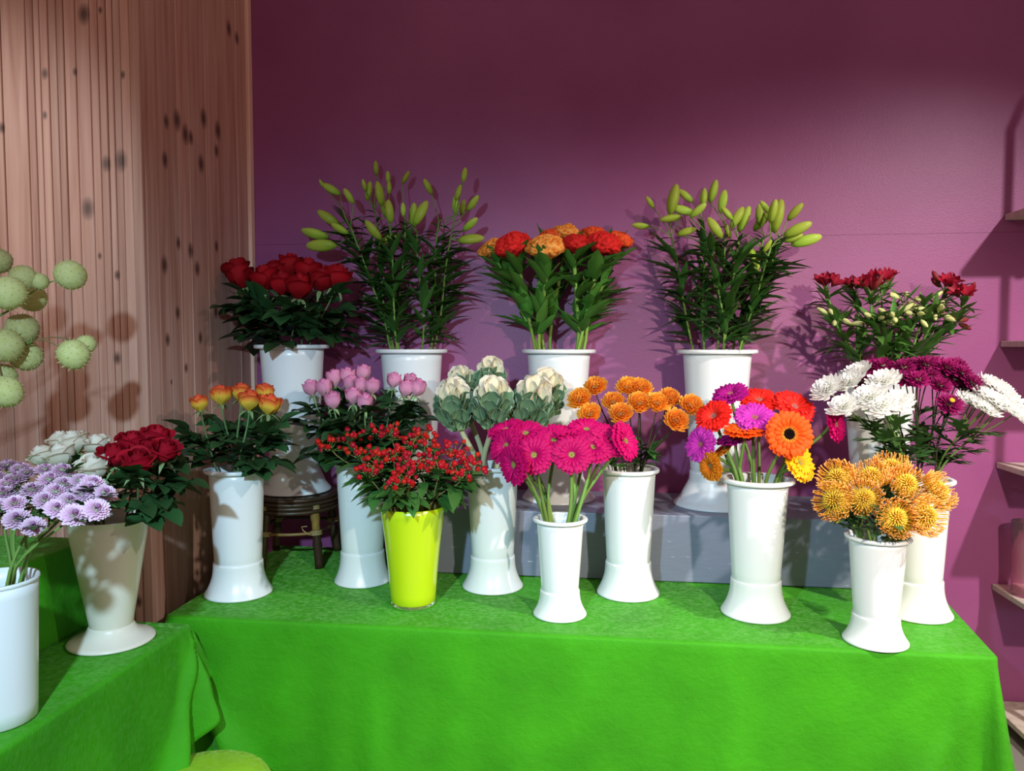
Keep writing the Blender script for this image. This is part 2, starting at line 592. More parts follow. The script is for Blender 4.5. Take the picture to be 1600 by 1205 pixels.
# ------------------------------------------------------------------ the room
WY = 3.14           # purple wall
PX, PY = -1.52, 2.37  # corner of the timber pillar: side face x, front face y
fl = struct('floor', MB().box((-4, -1.5, -0.1), (3.5, 3.4, 0)).mesh('floor', 'floor', False))
wall = struct('wall_back', MB().box((-1.7, WY + 0.012, -0.1), (3.5, WY + 0.2, 3.3)).mesh('wall_core', 'wall', False))
seam = at(1450, 365, WY).z
vx = [-1.52, -0.28, at(985, 300, WY).x, at(1308, 300, WY).x, 2.6, 3.5]
vx = [-1.52, 3.5]
for i in range(len(vx) - 1):
    for (z0, z1) in ((0.0, seam), (seam, 3.3)):
        o = part('wall_board', MB().box((vx[i] + 0.0004, WY, z0 + 0.0004), (vx[i + 1] - 0.0004, WY + 0.013, z1 - 0.0004)).mesh('wall_board', 'wall', False), wall)

# knots of the timber, where the photograph shows them
for (px, py, r) in ((137, 326, 15), (166, 256, 11), (189, 251, 15), (131, 22, 14), (183, 430, 7), (156, 400, 5), (70, 115, 8),
                    (192, 117, 6), (183, 560, 9), (157, 16, 5), (70, 180, 6), (117, 112, 6), (3, 200, 8)):
    KNOTS.append((at(px, py, PY), r * 0.5 * 0.00215 * 1.25))


def onx(px, py, X):
    a = at(px, py, 1.0)
    k = X / a.x
    return CAM + (a - CAM) * k


for (px, py, r) in ((257, 414, 12), (308, 420, 11), (279, 380, 9), (298, 392, 11), (338, 385, 9), (277, 188, 14), (318, 185, 14), (290, 210, 14),
                    (340, 204, 14), (338, 236, 10), (314, 256, 13), (258, 250, 11), (278, 489, 9), (262, 531, 9), (313, 528, 9), (291, 575, 7),
                    (337, 487, 10), (268, 597, 4), (298, 215, 10), (358, 45, 12), (370, 60, 10), (260, 190, 10)):
    p = onx(px, py, PX)
    KNOTS.append((p, r * 0.5 * 0.0023 * 1.3))
for (px, py, r) in ((217, 940, 10),):
    KNOTS.append((at(px, py, PY), r * 0.0012))
M['pine'] = mat('varnished_pine', wood_builder(srgb(212, 172, 152), srgb(198, 152, 132), srgb(178, 128, 106), True, 0.5))

wl = struct('wall_left', MB().box((-3.6, PY + 0.012, -0.05), (PX - 0.012, 3.3, 3.3)).mesh('pillar_core', 'tablewood', False))


def plank(lo, hi):
    o = part('plank', MB().box(lo, hi).mesh('plank', 'pine', False), wl)
    bevel(o, 0.0022, 1)


edges = [12, 50, 62, 72, 85, 98, 109, 127, 149, 162, 174, 184, 196, 211]
xs = [at(e, 390, PY).x for e in edges]
left = [xs[0]]
rr = random.Random(3)
while left[-1] > -3.3:
    left.append(left[-1] - rr.choice((0.028, 0.03, 0.06, 0.08)))
xs = left[::-1] + xs[1:]
for a, b in zip(xs[:-1], xs[1:]):
    dy = rr.uniform(-0.0012, 0.0012)
    plank((a + 0.0011, PY + dy, 0), (b - 0.0011, PY + 0.014, 3.3))
plank((xs[-1] + 0.001, PY - 0.004, 0), (PX, PY + 0.014, 3.3))          # corner strip
ys = [PY + 0.0145] + [onx(e, 250, PX).y for e in (244, 262, 279, 296, 322, 349, 371)] + [WY - 0.036]
for a, b in zip(ys[:-1], ys[1:]):
    dx = rr.uniform(-0.001, 0.001)
    plank((PX - 0.013, a + 0.0006, 0), (PX + dx, b - 0.0006, 3.3))
tr = struct('trim_1', MB().box((PX - 0.013, WY - 0.034, 0), (PX + 0.014, WY - 0.0005, 3.3)).mesh('corner_trim', mat('pale_pine_trim', wood_builder(srgb(240, 200, 180), srgb(232, 190, 168), srgb(222, 176, 152), False)), False))
bevel(tr, 0.004, 2)


# ------------------------------------------------------------------ tables and cloths
def slab_table(name, label, pts, ztop, leg, inset=0.05, th=0.03):
    cx = sum(p[0] for p in pts) / len(pts)
    cy = sum(p[1] for p in pts) / len(pts)
    t = thing(name, label, 'table', (cx, cy, 0))
    mb = MB()
    n = len(pts)
    for z in (ztop - th, ztop):
        for p in pts:
            mb.v.append((p[0] - cx, p[1] - cy, z))
            mb.t.append(0.5)
    mb.f.append(tuple(range(n))[::-1])
    mb.f.append(tuple(range(n, 2 * n)))
    for i in range(n):
        mb.f.append((i, (i + 1) % n, n + (i + 1) % n, n + i))
    part('tabletop', mb.mesh('tabletop', 'tablewood', False), t)
    lm = MB().box((-leg, -leg, 0), (leg, leg, ztop - th)).mesh('table_leg', 'tablewood', False)
    for p in pts:
        d = V((cx - p[0], cy - p[1], 0))
        q = V((p[0] - cx + math.copysign(inset, d.x), p[1] - cy + math.copysign(inset, d.y), 0))
        part('leg', lm, t, Matrix.Translation(q))
    return t


def drape(name, label, pts, ztop, hem, amp, seed, flare=0.03, rc=0.02, group=None, m='velvet', freq=1.0, thick=0.003, pleats=(), fine=0.014):
    """cloth over a flat top with corners pts (counter-clockwise): flat top, rounded edge, hanging folds"""
    n = len(pts)
    r_ = random.Random(seed)
    per = []   # x, y, nx, ny, s, cornerness
    s = 0.0
    raw = []
    for i in range(n):
        p0, p1, p2 = V(pts[i - 1]), V(pts[i]), V(pts[(i + 1) % n])
        d0 = (p1 - p0).normalized()
        d1 = (p2 - p1).normalized()
        n0 = V((d0.y, -d0.x))
        n1 = V((d1.y, -d1.x))
        a0 = math.atan2(n0.y, n0.x)
        a1 = math.atan2(n1.y, n1.x)
        while a1 < a0:
            a1 += 2 * PI
        c = p1 - d0 * rc + d1 * rc
        for k in range(11):
            a = a0 + (a1 - a0) * k / 10
            raw.append((c.x + rc * math.cos(a), c.y + rc * math.sin(a), math.cos(a), math.sin(a), 1.0))
        e0 = p1 + d1 * rc
        e1 = p2 - d1 * rc
        L = (e1 - e0).length
        k = max(2, int(L / fine))
        for j in range(1, k):
            q = e0 + (e1 - e0) * (j / k)
            dd = min(j / k, 1 - j / k) * L
            raw.append((q.x, q.y, n1.x, n1.y, math.exp(-(dd / 0.06) ** 2)))
    prev = None
    for q in raw:
        if prev:
            s += math.hypot(q[0] - prev[0], q[1] - prev[1]) + 0.05 * math.hypot(q[2] - prev[2], q[3] - prev[3])
        per.append(q[:4] + (s, q[4]))
        prev = q
    ph = [r_.uniform(0, 6.28) for _ in range(6)]

    def fold(s_):
        a = math.sin(s_ * 17 * freq + ph[0] + 1.3 * math.sin(s_ * 4.1 + ph[1]))
        b = math.sin(s_ * 41 * freq + ph[2] + 2.0 * math.sin(s_ * 6.7 + ph[3]))
        e = 0.5 + 0.5 * math.sin(s_ * 3.3 + ph[4])
        return (0.55 * (a * 0.5 + 0.5) ** 2 + 0.30 * (b * 0.5 + 0.5)) * (0.35 + 0.65 * e)
    cx = sum(p[0] for p in pts) / n
    cy = sum(p[1] for p in pts) / n
    mb = MB()
    np_ = len(per)
    rows = []
    for k in (0.35, 0.7, 0.93):
        rows.append([(cx + (q[0] - cx) * k, cy + (q[1] - cy) * k, ztop + thick) for q in per])
    er = 0.009
    for k in range(4):
        a = PI / 2 * k / 3
        rows.append([(q[0] + q[2] * er * (math.sin(a) - 1 + 0.35), q[1] + q[3] * er * (math.sin(a) - 1 + 0.35), ztop + thick - er * (1 - math.cos(a))) for q in per])
    ND = 26
    for k in range(1, ND + 1):
        v = k / ND
        row = []
        for q in per:
            hz = hem(q[0], q[1], q[5])
            z = ztop + thick - er + (hz - ztop) * v
            f = fold(q[4])
            o = er * 0.35 + amp * f * v ** 1.15 + flare * q[5] * v ** 0.9 * (0.55 + 0.45 * math.sin(q[4] * 60 + ph[5]))
            for (cx_, cy_, ax, phis, A) in pleats:
                dd = abs(q[0] - cx_) if ax == 'x' else abs(q[1] - cy_)
                other = abs(q[1] - cy_) if ax == 'x' else abs(q[0] - cx_)
                if other < 0.03:
                    hh = ztop - z + 0.015
                    phi = math.atan2(dd, hh)
                    for p0 in phis:
                        o += A * hh * math.exp(-((phi - p0) / 0.075) ** 2)
            row.append((q[0] + q[2] * o, min(q[1] + q[3] * o, WY - 0.015), z))
        rows.append(row)
    for row in rows:
        mb.v += row
    mb.t = [0.5] * len(mb.v)
    mb.f.append(tuple(range(np_)))
    for k in range(len(rows) - 1):
        for i in range(np_):
            i2 = (i + 1) % np_
            mb.f.append((k * np_ + i, (k + 1) * np_ + i, (k + 1) * np_ + i2, k * np_ + i2))
    o = bpy.data.objects.new(name, mb.mesh(name, m))
    link(o)
    sm = o.modifiers.new('thickness', 'SOLIDIFY')
    sm.thickness = 0.0015
    sm.offset = 0
    o['label'] = label
    o['category'] = 'cloth'
    if group:
        o['group'] = group
    return o


ZT = 0.61
MAIN = [(-1.363, 2.18), (1.033, 2.17), (1.135, 3.02), (-1.363, 3.02)]
slab_table('display_table', 'long display table hidden under the green velvet cloth', [(-1.35, 2.195), (1.02, 2.185), (1.115, 3.01), (-1.35, 3.01)], ZT - 0.004, 0.025)
drape('tablecloth', 'long green velvet cloth hanging over the wide front table', MAIN, ZT - 0.003,
      lambda x, y, c: 0.03, 0.050, 4, 0.11,
      pleats=((1.033, 2.17, 'x', (0.46,), 0.05), (-1.363, 2.18, 'x', (0.16, 0.5), 0.08)))
LEFT = [(-1.95, 0.35), (-1.245, 0.35), (-1.245, 2.125), (-1.95, 2.125)]
slab_table('side_table', 'side table under green cloth, its wooden leg showing in the corner gap',
           [(-1.94, 0.36), (-1.26, 0.36), (-1.26, 2.11), (-1.94, 2.11)], ZT - 0.004, 0.022, 0.024)


def left_hem(x, y, c):
    d = math.hypot(x + 1.245, y - 2.125)
    if x > -1.30 or y > 2.05:
        if y > 2.10:                                    # end towards the long table: short
            return 0.44 - 0.02 * math.sin(x * 20)
        return 0.05 + 0.37 * max(0.0, 1 - (2.125 - y) / 0.24) ** 1.15
    return 0.06


drape('tablecloth', 'green velvet cloth on the left side table with a gathered corner fold', LEFT, ZT - 0.003, left_hem, 0.030, 9, 0.075, 0.018, fine=0.005,
      pleats=((-1.245, 2.125, 'y', (0.14, 0.40), 0.15),))
STEP = [(-1.94, 0.4), (-1.54, 0.4), (-1.54, 2.10), (-1.94, 2.10)]
stp = thing('riser_box', 'wooden riser box behind the side table vases, wrapped in green cloth', 'riser', (-1.74, 1.25, ZT + 0.004))
part('box_body', MB().box((-0.19, -0.84, 0.0), (0.19, 0.84, 0.25)).mesh('riser_body', 'tablewood', False), stp)
drape('riser_cloth', 'green cloth hanging straight down the riser behind the lilac flowers', STEP, ZT + 0.254, lambda x, y, c: ZT + 0.008, 0.006, 5, 0.004)

gb = thing('plinth_box', 'low grey painted box with scuffs carrying the back row of vases', 'box', (0.25, 2.92, ZT + 0.004))
b_ = part('box_body', MB().box((-1.02, -0.205, 0.0), (0.86, 0.205, 0.236)).mesh('plinth_body', 'greybox', False), gb)
bevel(b_, 0.003, 2)
ZB = ZT + 0.004 + 0.236

# round pouf with lime cloth at the bottom edge
pf = thing('round_stool', 'low round stool covered by bright lime velvet at the floor', 'stool', (-1.11, 1.93, 0))
mb = MB().lathe([(0.0, 0.262), (0.06, 0.262), (0.12, 0.258), (0.16, 0.250), (0.182, 0.236), (0.192, 0.220), (0.20, 0.2), (0.204, 0.1), (0.21, 0.012)], 64,
                mod=lambda a, t: 1 + 0.05 * max(0, t - 0.5) * math.sin(a * 13 + 2 * math.sin(a * 3)) + 0.02 * t * math.sin(a * 5 + 1))
part('cloth_cover', mb.mesh('pouf_cover', 'velvet_lime'), pf)
lm = MB().lathe([(0.0, 0.0), (0.018, 0.0), (0.02, 0.21), (0.0, 0.21)], 10).mesh('pouf_leg', 'tablewood')
for i in range(4):
    part('leg', lm, pf, Matrix.Translation(polar(i * PI / 2 + 0.7, 0) * 0.13))


# ------------------------------------------------------------------ bamboo stool
def make_stool():
    c = V((-1.212, 2.832, ZT + 0.003))
    t = thing('bamboo_stool', 'dark bamboo stool with pale rattan bindings standing on the green cloth', 'stool', c)
    H = 0.266
    for k in range(4):
        r = 0.158 + (0.004 if k % 2 else 0)
        z = H - 0.010 - k * 0.015
        ring = MB().tube([V((r * math.cos(a), r * math.sin(a), z)) for a in [2 * PI * i / 48 for i in range(49)]], 0.0078, 7, False)
        part('rattan_ring', ring.mesh('rattan_ring', 'bamboo'), t)
    sl = MB().box((-0.015, -0.5, -0.004), (0.015, 0.5, 0.004))
    for k in range(9):
        x = -0.136 + k * 0.034
        L = math.sqrt(max(0.001, 0.152 ** 2 - x * x)) * 2
        me = MB().box((-0.0155, -L / 2, -0.004), (0.0155, L / 2, 0.004)).mesh('seat_slat', 'bamboo', False)
        part('seat_slat', me, t, Matrix.Translation((x, 0, H - 0.006)))
    ang = [math.radians(a) for a in (-112, -40, 50, 140)]
    legs = []
    for i, a in enumerate(ang):
        top = polar(a, 0) * 0.143 + V((0, 0, H - 0.015))
        bot = polar(a, 0) * 0.178
        legs.append((top, bot))
        pts, rad = [], []
        for k in range(13):
            v = k / 12
            pts.append(bot.lerp(top, v))
            rad.append(0.0155 + (0.003 if k in (4, 9) else 0))
        part('leg', MB().tube(pts, rad, 9).mesh('stool_leg', 'bamboo_leg' if i == 1 else 'bamboo'), t)
    at_ = lambda i, v: legs[i][1].lerp(legs[i][0], v)
    for i in range(4):
        j = (i + 1) % 4
        a, b = at_(i, 0.52), at_(j, 0.52)
        mid = (a + b) / 2
        out = V((mid.x, mid.y, 0)).normalized()
        pts = bez(a, a.lerp(b, 0.33) + out * 0.03, a.lerp(b, 0.66) + out * 0.03, b, 10)
        part('rung', MB().tube(pts, 0.0062, 6).mesh('stool_rung', 'bamboo_light' if i == 0 else 'bamboo'), t)
        for (p, q) in ((i, j), (j, i)):
            a = at_(p, 0.66)
            b = (at_(p, 0.93) * 0.55 + at_(q, 0.93) * 0.45)
            o2 = V((b.x, b.y, 0)).normalized() * (0.15 - V((b.x, b.y, 0)).length)
            b = b + o2
            cc = at_(p, 0.93) * 0.85 + b * 0.15
            part('brace', MB().tube(bez(a, a.lerp(cc, 0.6), cc, b, 8), 0.0042, 6).mesh('stool_brace', 'binding'), t)
        for v in (0.52, 0.9):
            bm = MB()
            cpt = at_(i, v)
            ax = (legs[i][0] - legs[i][1]).normalized()
            for k in range(3):
                rr_ = 0.0195
                cc = cpt + ax * (k - 1) * 0.006
                x = ax.orthogonal().normalized()
                y = ax.cross(x)
                bm.tube([cc + x * rr_ * math.cos(2 * PI * u / 12) + y * rr_ * math.sin(2 * PI * u / 12) for u in range(13)], 0.003, 5, False)
            part('binding', bm.mesh('stool_binding', 'binding'), t)
    # loose loop of rattan at the front right leg
    cpt = at_(1, 0.55) + V((-0.02, -0.022, 0))
    part('binding', MB().tube([cpt + V((0.006, -0.004, -0.012)), cpt + V((-0.02, -0.006, 0.006)), cpt + V((-0.026, -0.006, 0.02)), cpt + V((-0.004, -0.006, 0.022))], 0.002, 5).mesh('binding_loop', 'binding'), t)
    return c.z + H + 0.001


ZA = make_stool()


# ------------------------------------------------------------------ vases
class Vase:
    pass


def make_vase(name, label, c, z0, h, rim, top, joint, foot, jh, m='white', style='footed', group=None, cat='vase'):
    t = thing(name, label, cat, (c[0], c[1], z0), group)
    th = 0.0035
    if style == 'footed':
        z1 = jh - 0.012
        body = [(0.0, z1), (joint - 0.002, z1), (joint, z1 + 0.004)]
        for k in range(1, 13):
            v = k / 12
            body.append((joint + (top - joint) * (v ** 0.92), jh + (h - 0.008 - jh) * v))
        body += [(top - th, h - 0.008)]
        for k in range(11, -1, -2):
            v = k / 12
            body.append((joint + (top - joint) * (v ** 0.92) - th, jh + (h - 0.008 - jh) * v))
        body += [(0.0, jh)]
        part('body', MB().lathe(body, 56).mesh('vase_body', m), t)
        fb = [(joint - 0.004, jh + 0.001), (joint + 0.0032, jh + 0.001), (joint + 0.0042, jh - 0.003)]
        for k in range(1, 15):
            v = k / 14
            r = joint + 0.0042 + 0.004 * v + (foot - joint - 0.010) * (max(0, v - 0.12) / 0.88) ** 2.2
            fb.append((r, jh - 0.003 + (0.008 - jh + 0.003) * v))
        fb += [(foot, 0.005), (foot, 0.001), (foot - 0.003, 0.0), (foot - 0.007, 0.0), (foot - 0.01, 0.006), (joint - 0.004, jh - 0.014)]
        part('foot', MB().lathe(fb, 56, closed=True).mesh('vase_foot', m), t)
        hr = 0.0065 * (h / 0.42) ** 0.5
        rp = [(top - th, h - 0.012), (top - th, h - 0.002), (top + 0.001, h), (rim - 0.004, h), (rim - 0.0008, h - 0.002), (rim, h - hr), (rim - 0.001, h - 2 * hr + 0.002), (rim - 0.004, h - 2 * hr), (top + 0.0005, h - 2 * hr - 0.001)]
        part('rim', MB().lathe(rp, 56, closed=True).mesh('vase_rim', m), t)
        floor_z = jh
    elif style == 'cone':
        body = [(0.0, 0.012), (joint - 0.003, 0.012), (joint, 0.016)]
        for k in range(1, 13):
            v = k / 12
            body.append((joint + (top - joint) * (0.75 * v + 0.25 * v ** 3), 0.016 + (h - 0.016) * v))
        body += [(top - 0.003, h + 0.001)]
        for k in range(12, -1, -2):
            v = k / 12
            body.append((joint + (top - joint) * (0.75 * v + 0.25 * v ** 3) - 0.004, max(0.03, 0.016 + (h - 0.016) * v - 0.001)))
        body += [(0.0, 0.03)]
        part('body', MB().lathe(body, 64).mesh('vase_body', m), t)
        part('base_ring', MB().lathe([(joint - 0.012, 0.012), (joint - 0.001, 0.012), (joint - 0.002, 0.002), (joint - 0.004, 0.0), (joint - 0.012, 0.0)], 48, closed=True).mesh('vase_base_ring', 'clear'), t)
        floor_z = 0.03
    elif style == 'saucer':
        body = [(0.0, jh - 0.01), (joint - 0.002, jh - 0.01), (joint, jh - 0.006)]
        for k in range(1, 13):
            v = k / 12
            body.append((joint + (top - joint) * v ** 0.95, jh + (h - jh) * v))
        body += [(top + 0.002, h + 0.001), (top - 0.002, h + 0.002), (top - 0.004, h)]
        for k in range(11, -1, -2):
            v = k / 12
            body.append((joint + (top - joint) * v ** 0.95 - 0.004, jh + (h - jh) * v))
        body += [(0.0, jh)]
        part('body', MB().lathe(body, 64).mesh('vase_body', m), t)
        fb = [(joint - 0.005, jh + 0.002), (joint + 0.003, jh + 0.002), (joint + 0.005, jh - 0.002), (joint + 0.012, jh * 0.7), (joint + 0.028, jh * 0.42), (foot - 0.012, jh * 0.26),
              (foot - 0.002, jh * 0.17), (foot, jh * 0.1), (foot - 0.001, 0.001), (foot - 0.006, 0.0), (foot - 0.010, 0.004), (joint - 0.005, jh * 0.3)]
        part('foot', MB().lathe(fb, 64, closed=True).mesh('vase_foot', m), t)
        floor_z = jh
    else:   # bucket
        body = [(0.0, 0.0), (joint - 0.004, 0.0), (joint, 0.003)]
        for k in range(1, 11):
            v = k / 10
            body.append((joint + (top - joint) * v, 0.003 + (h - 0.003) * v))
        body += [(top - 0.004, h)]
        for k in range(9, 0, -2):
            v = k / 10
            body.append((joint + (top - joint) * v - 0.004, 0.003 + (h - 0.003) * v))
        body += [(joint - 0.004, 0.008), (0.0, 0.008)]
        part('body', MB().lathe(body, 64).mesh('bucket_body', m), t)
        part('rim', MB().lathe([(top - 0.004, h - 0.006), (top - 0.003, h + 0.002), (rim, h + 0.002), (rim + 0.001, h - 0.003), (rim - 0.001, h - 0.007), (top, h - 0.008)], 64, closed=True).mesh('bucket_rim', m), t)
        floor_z = 0.012
    v = Vase()
    v.c = V((c[0], c[1], z0))
    v.z0, v.h, v.ri, v.rb = z0, h, top - 0.010, joint - 0.012
    v.zb = z0 + floor_z + 0.004
    v.root = t
    return v


med = dict(h=0.424, rim=0.101, top=0.088, joint=0.072, foot=0.105, jh=0.108)
sml = dict(h=0.303, rim=0.085, top=0.072, joint=0.057, foot=0.083, jh=0.078)
big = dict(h=0.578, rim=0.142, top=0.121, joint=0.090, foot=0.142, jh=0.125)
ZC = ZT + 0.002
GV = 'white footed plastic flower vases'
vA = make_vase('flower_vase', 'tall white vase of red roses standing on the bamboo stool', (-1.225, 2.848), ZA, group=GV, **dict(big, h=0.566))
vB = make_vase('flower_vase', 'tall white vase holding the left bunch of green lily buds', (-0.784, 2.972), ZB, group=GV, **big)
vC = make_vase('flower_vase', 'tall white vase holding the red and orange cockscombs', (-0.201, 2.965), ZB, group=GV, **big)
vD = make_vase('flower_vase', 'tall white vase holding the right bunch of green lily buds', (0.388, 2.925), ZB, group=GV, **dict(big, top=0.124, rim=0.146, foot=0.152))
vE = make_vase('flower_vase', 'tall white vase behind the white chrysanthemums, with dark red alstroemeria', (0.955, 2.90), ZB, group=GV, **dict(big, h=0.50))
vF = make_vase('flower_vase', 'white footed vase with yellow and orange roses beside the pine pillar', (-1.24, 2.416), ZC, group=GV, **dict(med, rim=0.104, foot=0.110, joint=0.076))
vG = make_vase('flower_vase', 'white footed vase of pink roses behind the lime vase', (-0.869, 2.60), ZC, group=GV, **dict(med, foot=0.099, rim=0.097))
vH = make_vase('flower_vase', 'bright lime yellow plastic vase without a foot, holding red berries', (-0.627, 2.377), ZC, 0.321, 0.104, 0.104, 0.071, 0.071, 0.0, 'lime', 'cone')
vI = make_vase('flower_vase', 'white footed vase holding ornamental kale', (-0.402, 2.595), ZC, group=GV, **med)
vJ = make_vase('flower_vase', 'small white footed vase of magenta gerberas in the middle front', (-0.153, 2.348), ZC, group=GV, **sml)
vK = make_vase('flower_vase', 'white footed vase of orange chrysanthemums on thin dark stems', (0.061, 2.583), ZC, group=GV, **med)
vL = make_vase('flower_vase', 'white footed vase with mixed red, violet and orange gerberas', (0.451, 2.438), ZC, group=GV, **dict(med, rim=0.111, top=0.092))
vM = make_vase('flower_vase', 'small white footed vase of orange pincushion flowers near the right corner', (0.744, 2.244), ZC, group=GV, **dict(sml, rim=0.088, top=0.076, foot=0.087, joint=0.059))
vN = make_vase('flower_vase', 'white footed vase of white and purple chrysanthemums at the right end', (0.946, 2.50), ZC, group=GV, **med)
vO = make_vase('flower_vase', 'white tapered vase tinted with painted tan shade, wide saucer foot on the side table', (-1.395, 1.972), ZC, 0.352, 0.104, 0.106, 0.055, 0.114, 0.046, 'cream', 'saucer')
vP = make_vase('flower_bucket', 'straight white bucket of lilac chrysanthemums cut by the left edge', (-1.352, 1.515), ZC, 0.318, 0.089, 0.087, 0.077, 0, 0, 'white', 'bucket', cat='bucket')


# ------------------------------------------------------------------ flower helpers
ORD = ['', 'first', 'second', 'third', 'fourth', 'fifth', 'sixth', 'seventh', 'eighth', 'ninth', 'tenth', 'eleventh', 'twelfth', 'thirteenth', 'fourteenth', 'fifteenth',
       'sixteenth', 'seventeenth', 'eighteenth', 'nineteenth', 'twentieth', 'twenty-first', 'twenty-second', 'twenty-third', 'twenty-fourth']


def places(pts):
    """which one, by its place among its like"""
    n = len(pts)
    o = sorted(range(n), key=lambda i: pts[i][0])
    res = [''] * n
    for k, i in enumerate(o):
        res[i] = 'leftmost' if k == 0 else 'rightmost' if k == n - 1 else ORD[k + 1] + ' from left'
    return res


def stem_path(v, H, end_dir, r_, spread=0.8, n1=4, n2=10, bend=0.35):
    """from inside the vase, over the rim opening, to the head"""
    rim = V((v.c.x, v.c.y, v.z0 + v.h))
    o = V((H.x - rim.x, H.y - rim.y, 0))
    L = o.length
    d = o / L if L > 1e-5 else V((1, 0, 0))
    side = V((-d.y, d.x, 0))
    k = min(L * 0.75, v.ri * spread)
    rp = rim + d * k + side * r_.uniform(-0.5, 0.5) * v.ri
    rr_ = V((rp.x - rim.x, rp.y - rim.y, 0))
    if rr_.length > v.ri * 0.88:
        rp = rim + rr_.normalized() * v.ri * 0.88
    bp = V((v.c.x, v.c.y, v.zb)) - d * v.rb * 0.35 + side * r_.uniform(-0.5, 0.5) * v.rb
    t = (rp - bp).normalized()
    len2 = (H - rp).length
    e = V(end_dir).normalized()
    up = bez(rp, rp + t * len2 * bend, H - e * len2 * bend, H, n2)
    low = [bp.lerp(rp, i / n1) for i in range(n1)]
    return low + up, n1


def path_at(pts, i0, t):
    """point and tangent on the part of the path above index i0"""
    m = len(pts) - 1 - i0
    x = i0 + t * m
    i = min(int(x), len(pts) - 2)
    return pts[i].lerp(pts[i + 1], x - i), (pts[i + 1] - pts[i]).normalized()


def leaf_mb(L=1.0, W=0.3, fold=0.15, droop=0.2, n=6, peak=0.45, wave=0.0, tip=1.0):
    mb = MB()

    def wd(t):
        if t <= 0 or t >= 1:
            return 0.0
        a = math.log(0.5) / math.log(peak)
        return math.sin(PI * t ** a) ** tip

    def fn(u, v):
        x = (u - 0.5) * 2
        ww = W / 2 * max(wd(v), 0.02 if v < 0.5 else 0.0)
        return (x * ww, v * L, fold * abs(x) * ww * 2 - droop * L * v * v + wave * W * math.sin(v * 14 + x * 2) * abs(x))
    mb.grid(fn, 2 if not wave else 4, n, tfn=lambda u, v: v)
    return mb


def rose_leaf_mb(seed):
    r_ = random.Random(seed)
    mb = MB()
    mb.tube([V((0, 0, 0)), V((0, 0.5, 0.02)), V((0, 0.62, 0.0))], 0.008, 4)
    lf = leaf_mb(0.56, 0.44, 0.18, 0.22, 5, 0.42, 0, 0.85)
    mb.add(lf, Matrix.Translation((0, 0.55, 0)) @ Matrix.Rotation(r_.uniform(-0.2, 0.2), 4, 'Z'))
    for (y, s, k) in ((0.46, 1, 0.8), (0.44, -1, 0.8), (0.2, 1, 0.62), (0.22, -1, 0.62)):
        mb.add(lf, Matrix.Translation((0, y, 0.01)) @ Matrix.Rotation(-s * r_.uniform(0.95, 1.25), 4, 'Z') @ Matrix.Rotation(r_.uniform(-0.3, 0.3), 4, 'Y') @ Matrix.Scale(k, 4))
    return mb


ME = {}
ME['rose_leaf'] = [rose_leaf_mb(s).mesh('rose_leaf', 'rose_leaf') for s in (1, 2, 3)]
ME['lily_leaf'] = [leaf_mb(1, w_, 0.3, dr, 7, 0.4).mesh('lily_leaf', 'lily_leaf') for (w_, dr) in ((0.21, 0.05), (0.19, 0.3), (0.23, 0.18))]
ME['celosia_leaf'] = [leaf_mb(1, w_, 0.25, dr, 7, 0.42, 0.05).mesh('celosia_leaf', 'celosia_leaf') for (w_, dr) in ((0.34, 0.1), (0.30, 0.3), (0.37, -0.1))]
ME['alstro_leaf'] = [leaf_mb(1, w_, 0.2, dr, 6, 0.45).mesh('alstroemeria_leaf', 'alstro_leaf') for (w_, dr) in ((0.22, 0.2), (0.26, 0.4), (0.2, -0.1))]
ME['hyper_leaf'] = [leaf_mb(1, w_, 0.2, dr, 5, 0.45, 0, 0.8).mesh('hypericum_leaf', 'hyper_leaf') for (w_, dr) in ((0.5, 0.15), (0.46, 0.35))]
ME['protea_leaf'] = [leaf_mb(1, w_, 0.15, dr, 5, 0.6, 0, 0.7).mesh('pincushion_leaf', 'protea_leaf') for (w_, dr) in ((0.26, 0.1), (0.3, 0.2))]


def mum_leaf_mb():
    mb = leaf_mb(1, 0.30, 0.1, 0.2, 6, 0.6)
    for s in (1, -1):
        for (y, k) in ((0.35, 0.5), (0.6, 0.42)):
            mb.add(leaf_mb(1, 0.34, 0.1, 0.15, 4, 0.5), Matrix.Translation((0, y, -0.02)) @ Matrix.Rotation(-s * 0.8, 4, 'Z') @ Matrix.Scale(k, 4))
    return mb


ME['mum_leaf'] = [mum_leaf_mb().mesh('chrysanthemum_leaf', 'mum_leaf')]


def add_leaves(t, base, v, path, i0, kind, n, t0, t1, lmin, lmax, el0, el1, r_, az_bias=0.5, clear=0.012):
    """leaves along the stem, looking away from the vase axis"""
    for k in range(n):
        u = t0 + (t1 - t0) * (k + r_.uniform(0.2, 0.8)) / n
        p, tg = path_at(path, i0, u)
        out = V((p.x - v.c.x, p.y - v.c.y, 0))
        a_out = math.atan2(out.y, out.x) if out.length > 0.01 else r_.uniform(0, 6.28)
        az = r_.uniform(0, 2 * PI)
        if r_.random() < az_bias:
            az = a_out + r_.uniform(-1.2, 1.2)
        el = r_.uniform(el0, el1)
        d = polar(az, el)
        L = r_.uniform(lmin, lmax)
        low = p.z + d.z * L - 0.15 * L
        if low < v.z0 + v.h + clear and (V((p.x + d.x * L * 0.6 - v.c.x, p.y + d.y * L * 0.6 - v.c.y)).length < v.ri + 0.03):
            d = polar(az, max(el, 0.25))
        # keep clear of the purple wall
        if p.y + d.y * L > WY - 0.02:
            d.y *= 0.2
            d.normalize()
        if p.x + d.x * L < PX + 0.06 and p.y > PY - 0.05:
            d.x *= 0.1
            d.normalize()
        part('leaf', r_.choice(ME[kind]), t, fy(p - base, d, V((0, 0, 1)) + tg * 0.2, L))


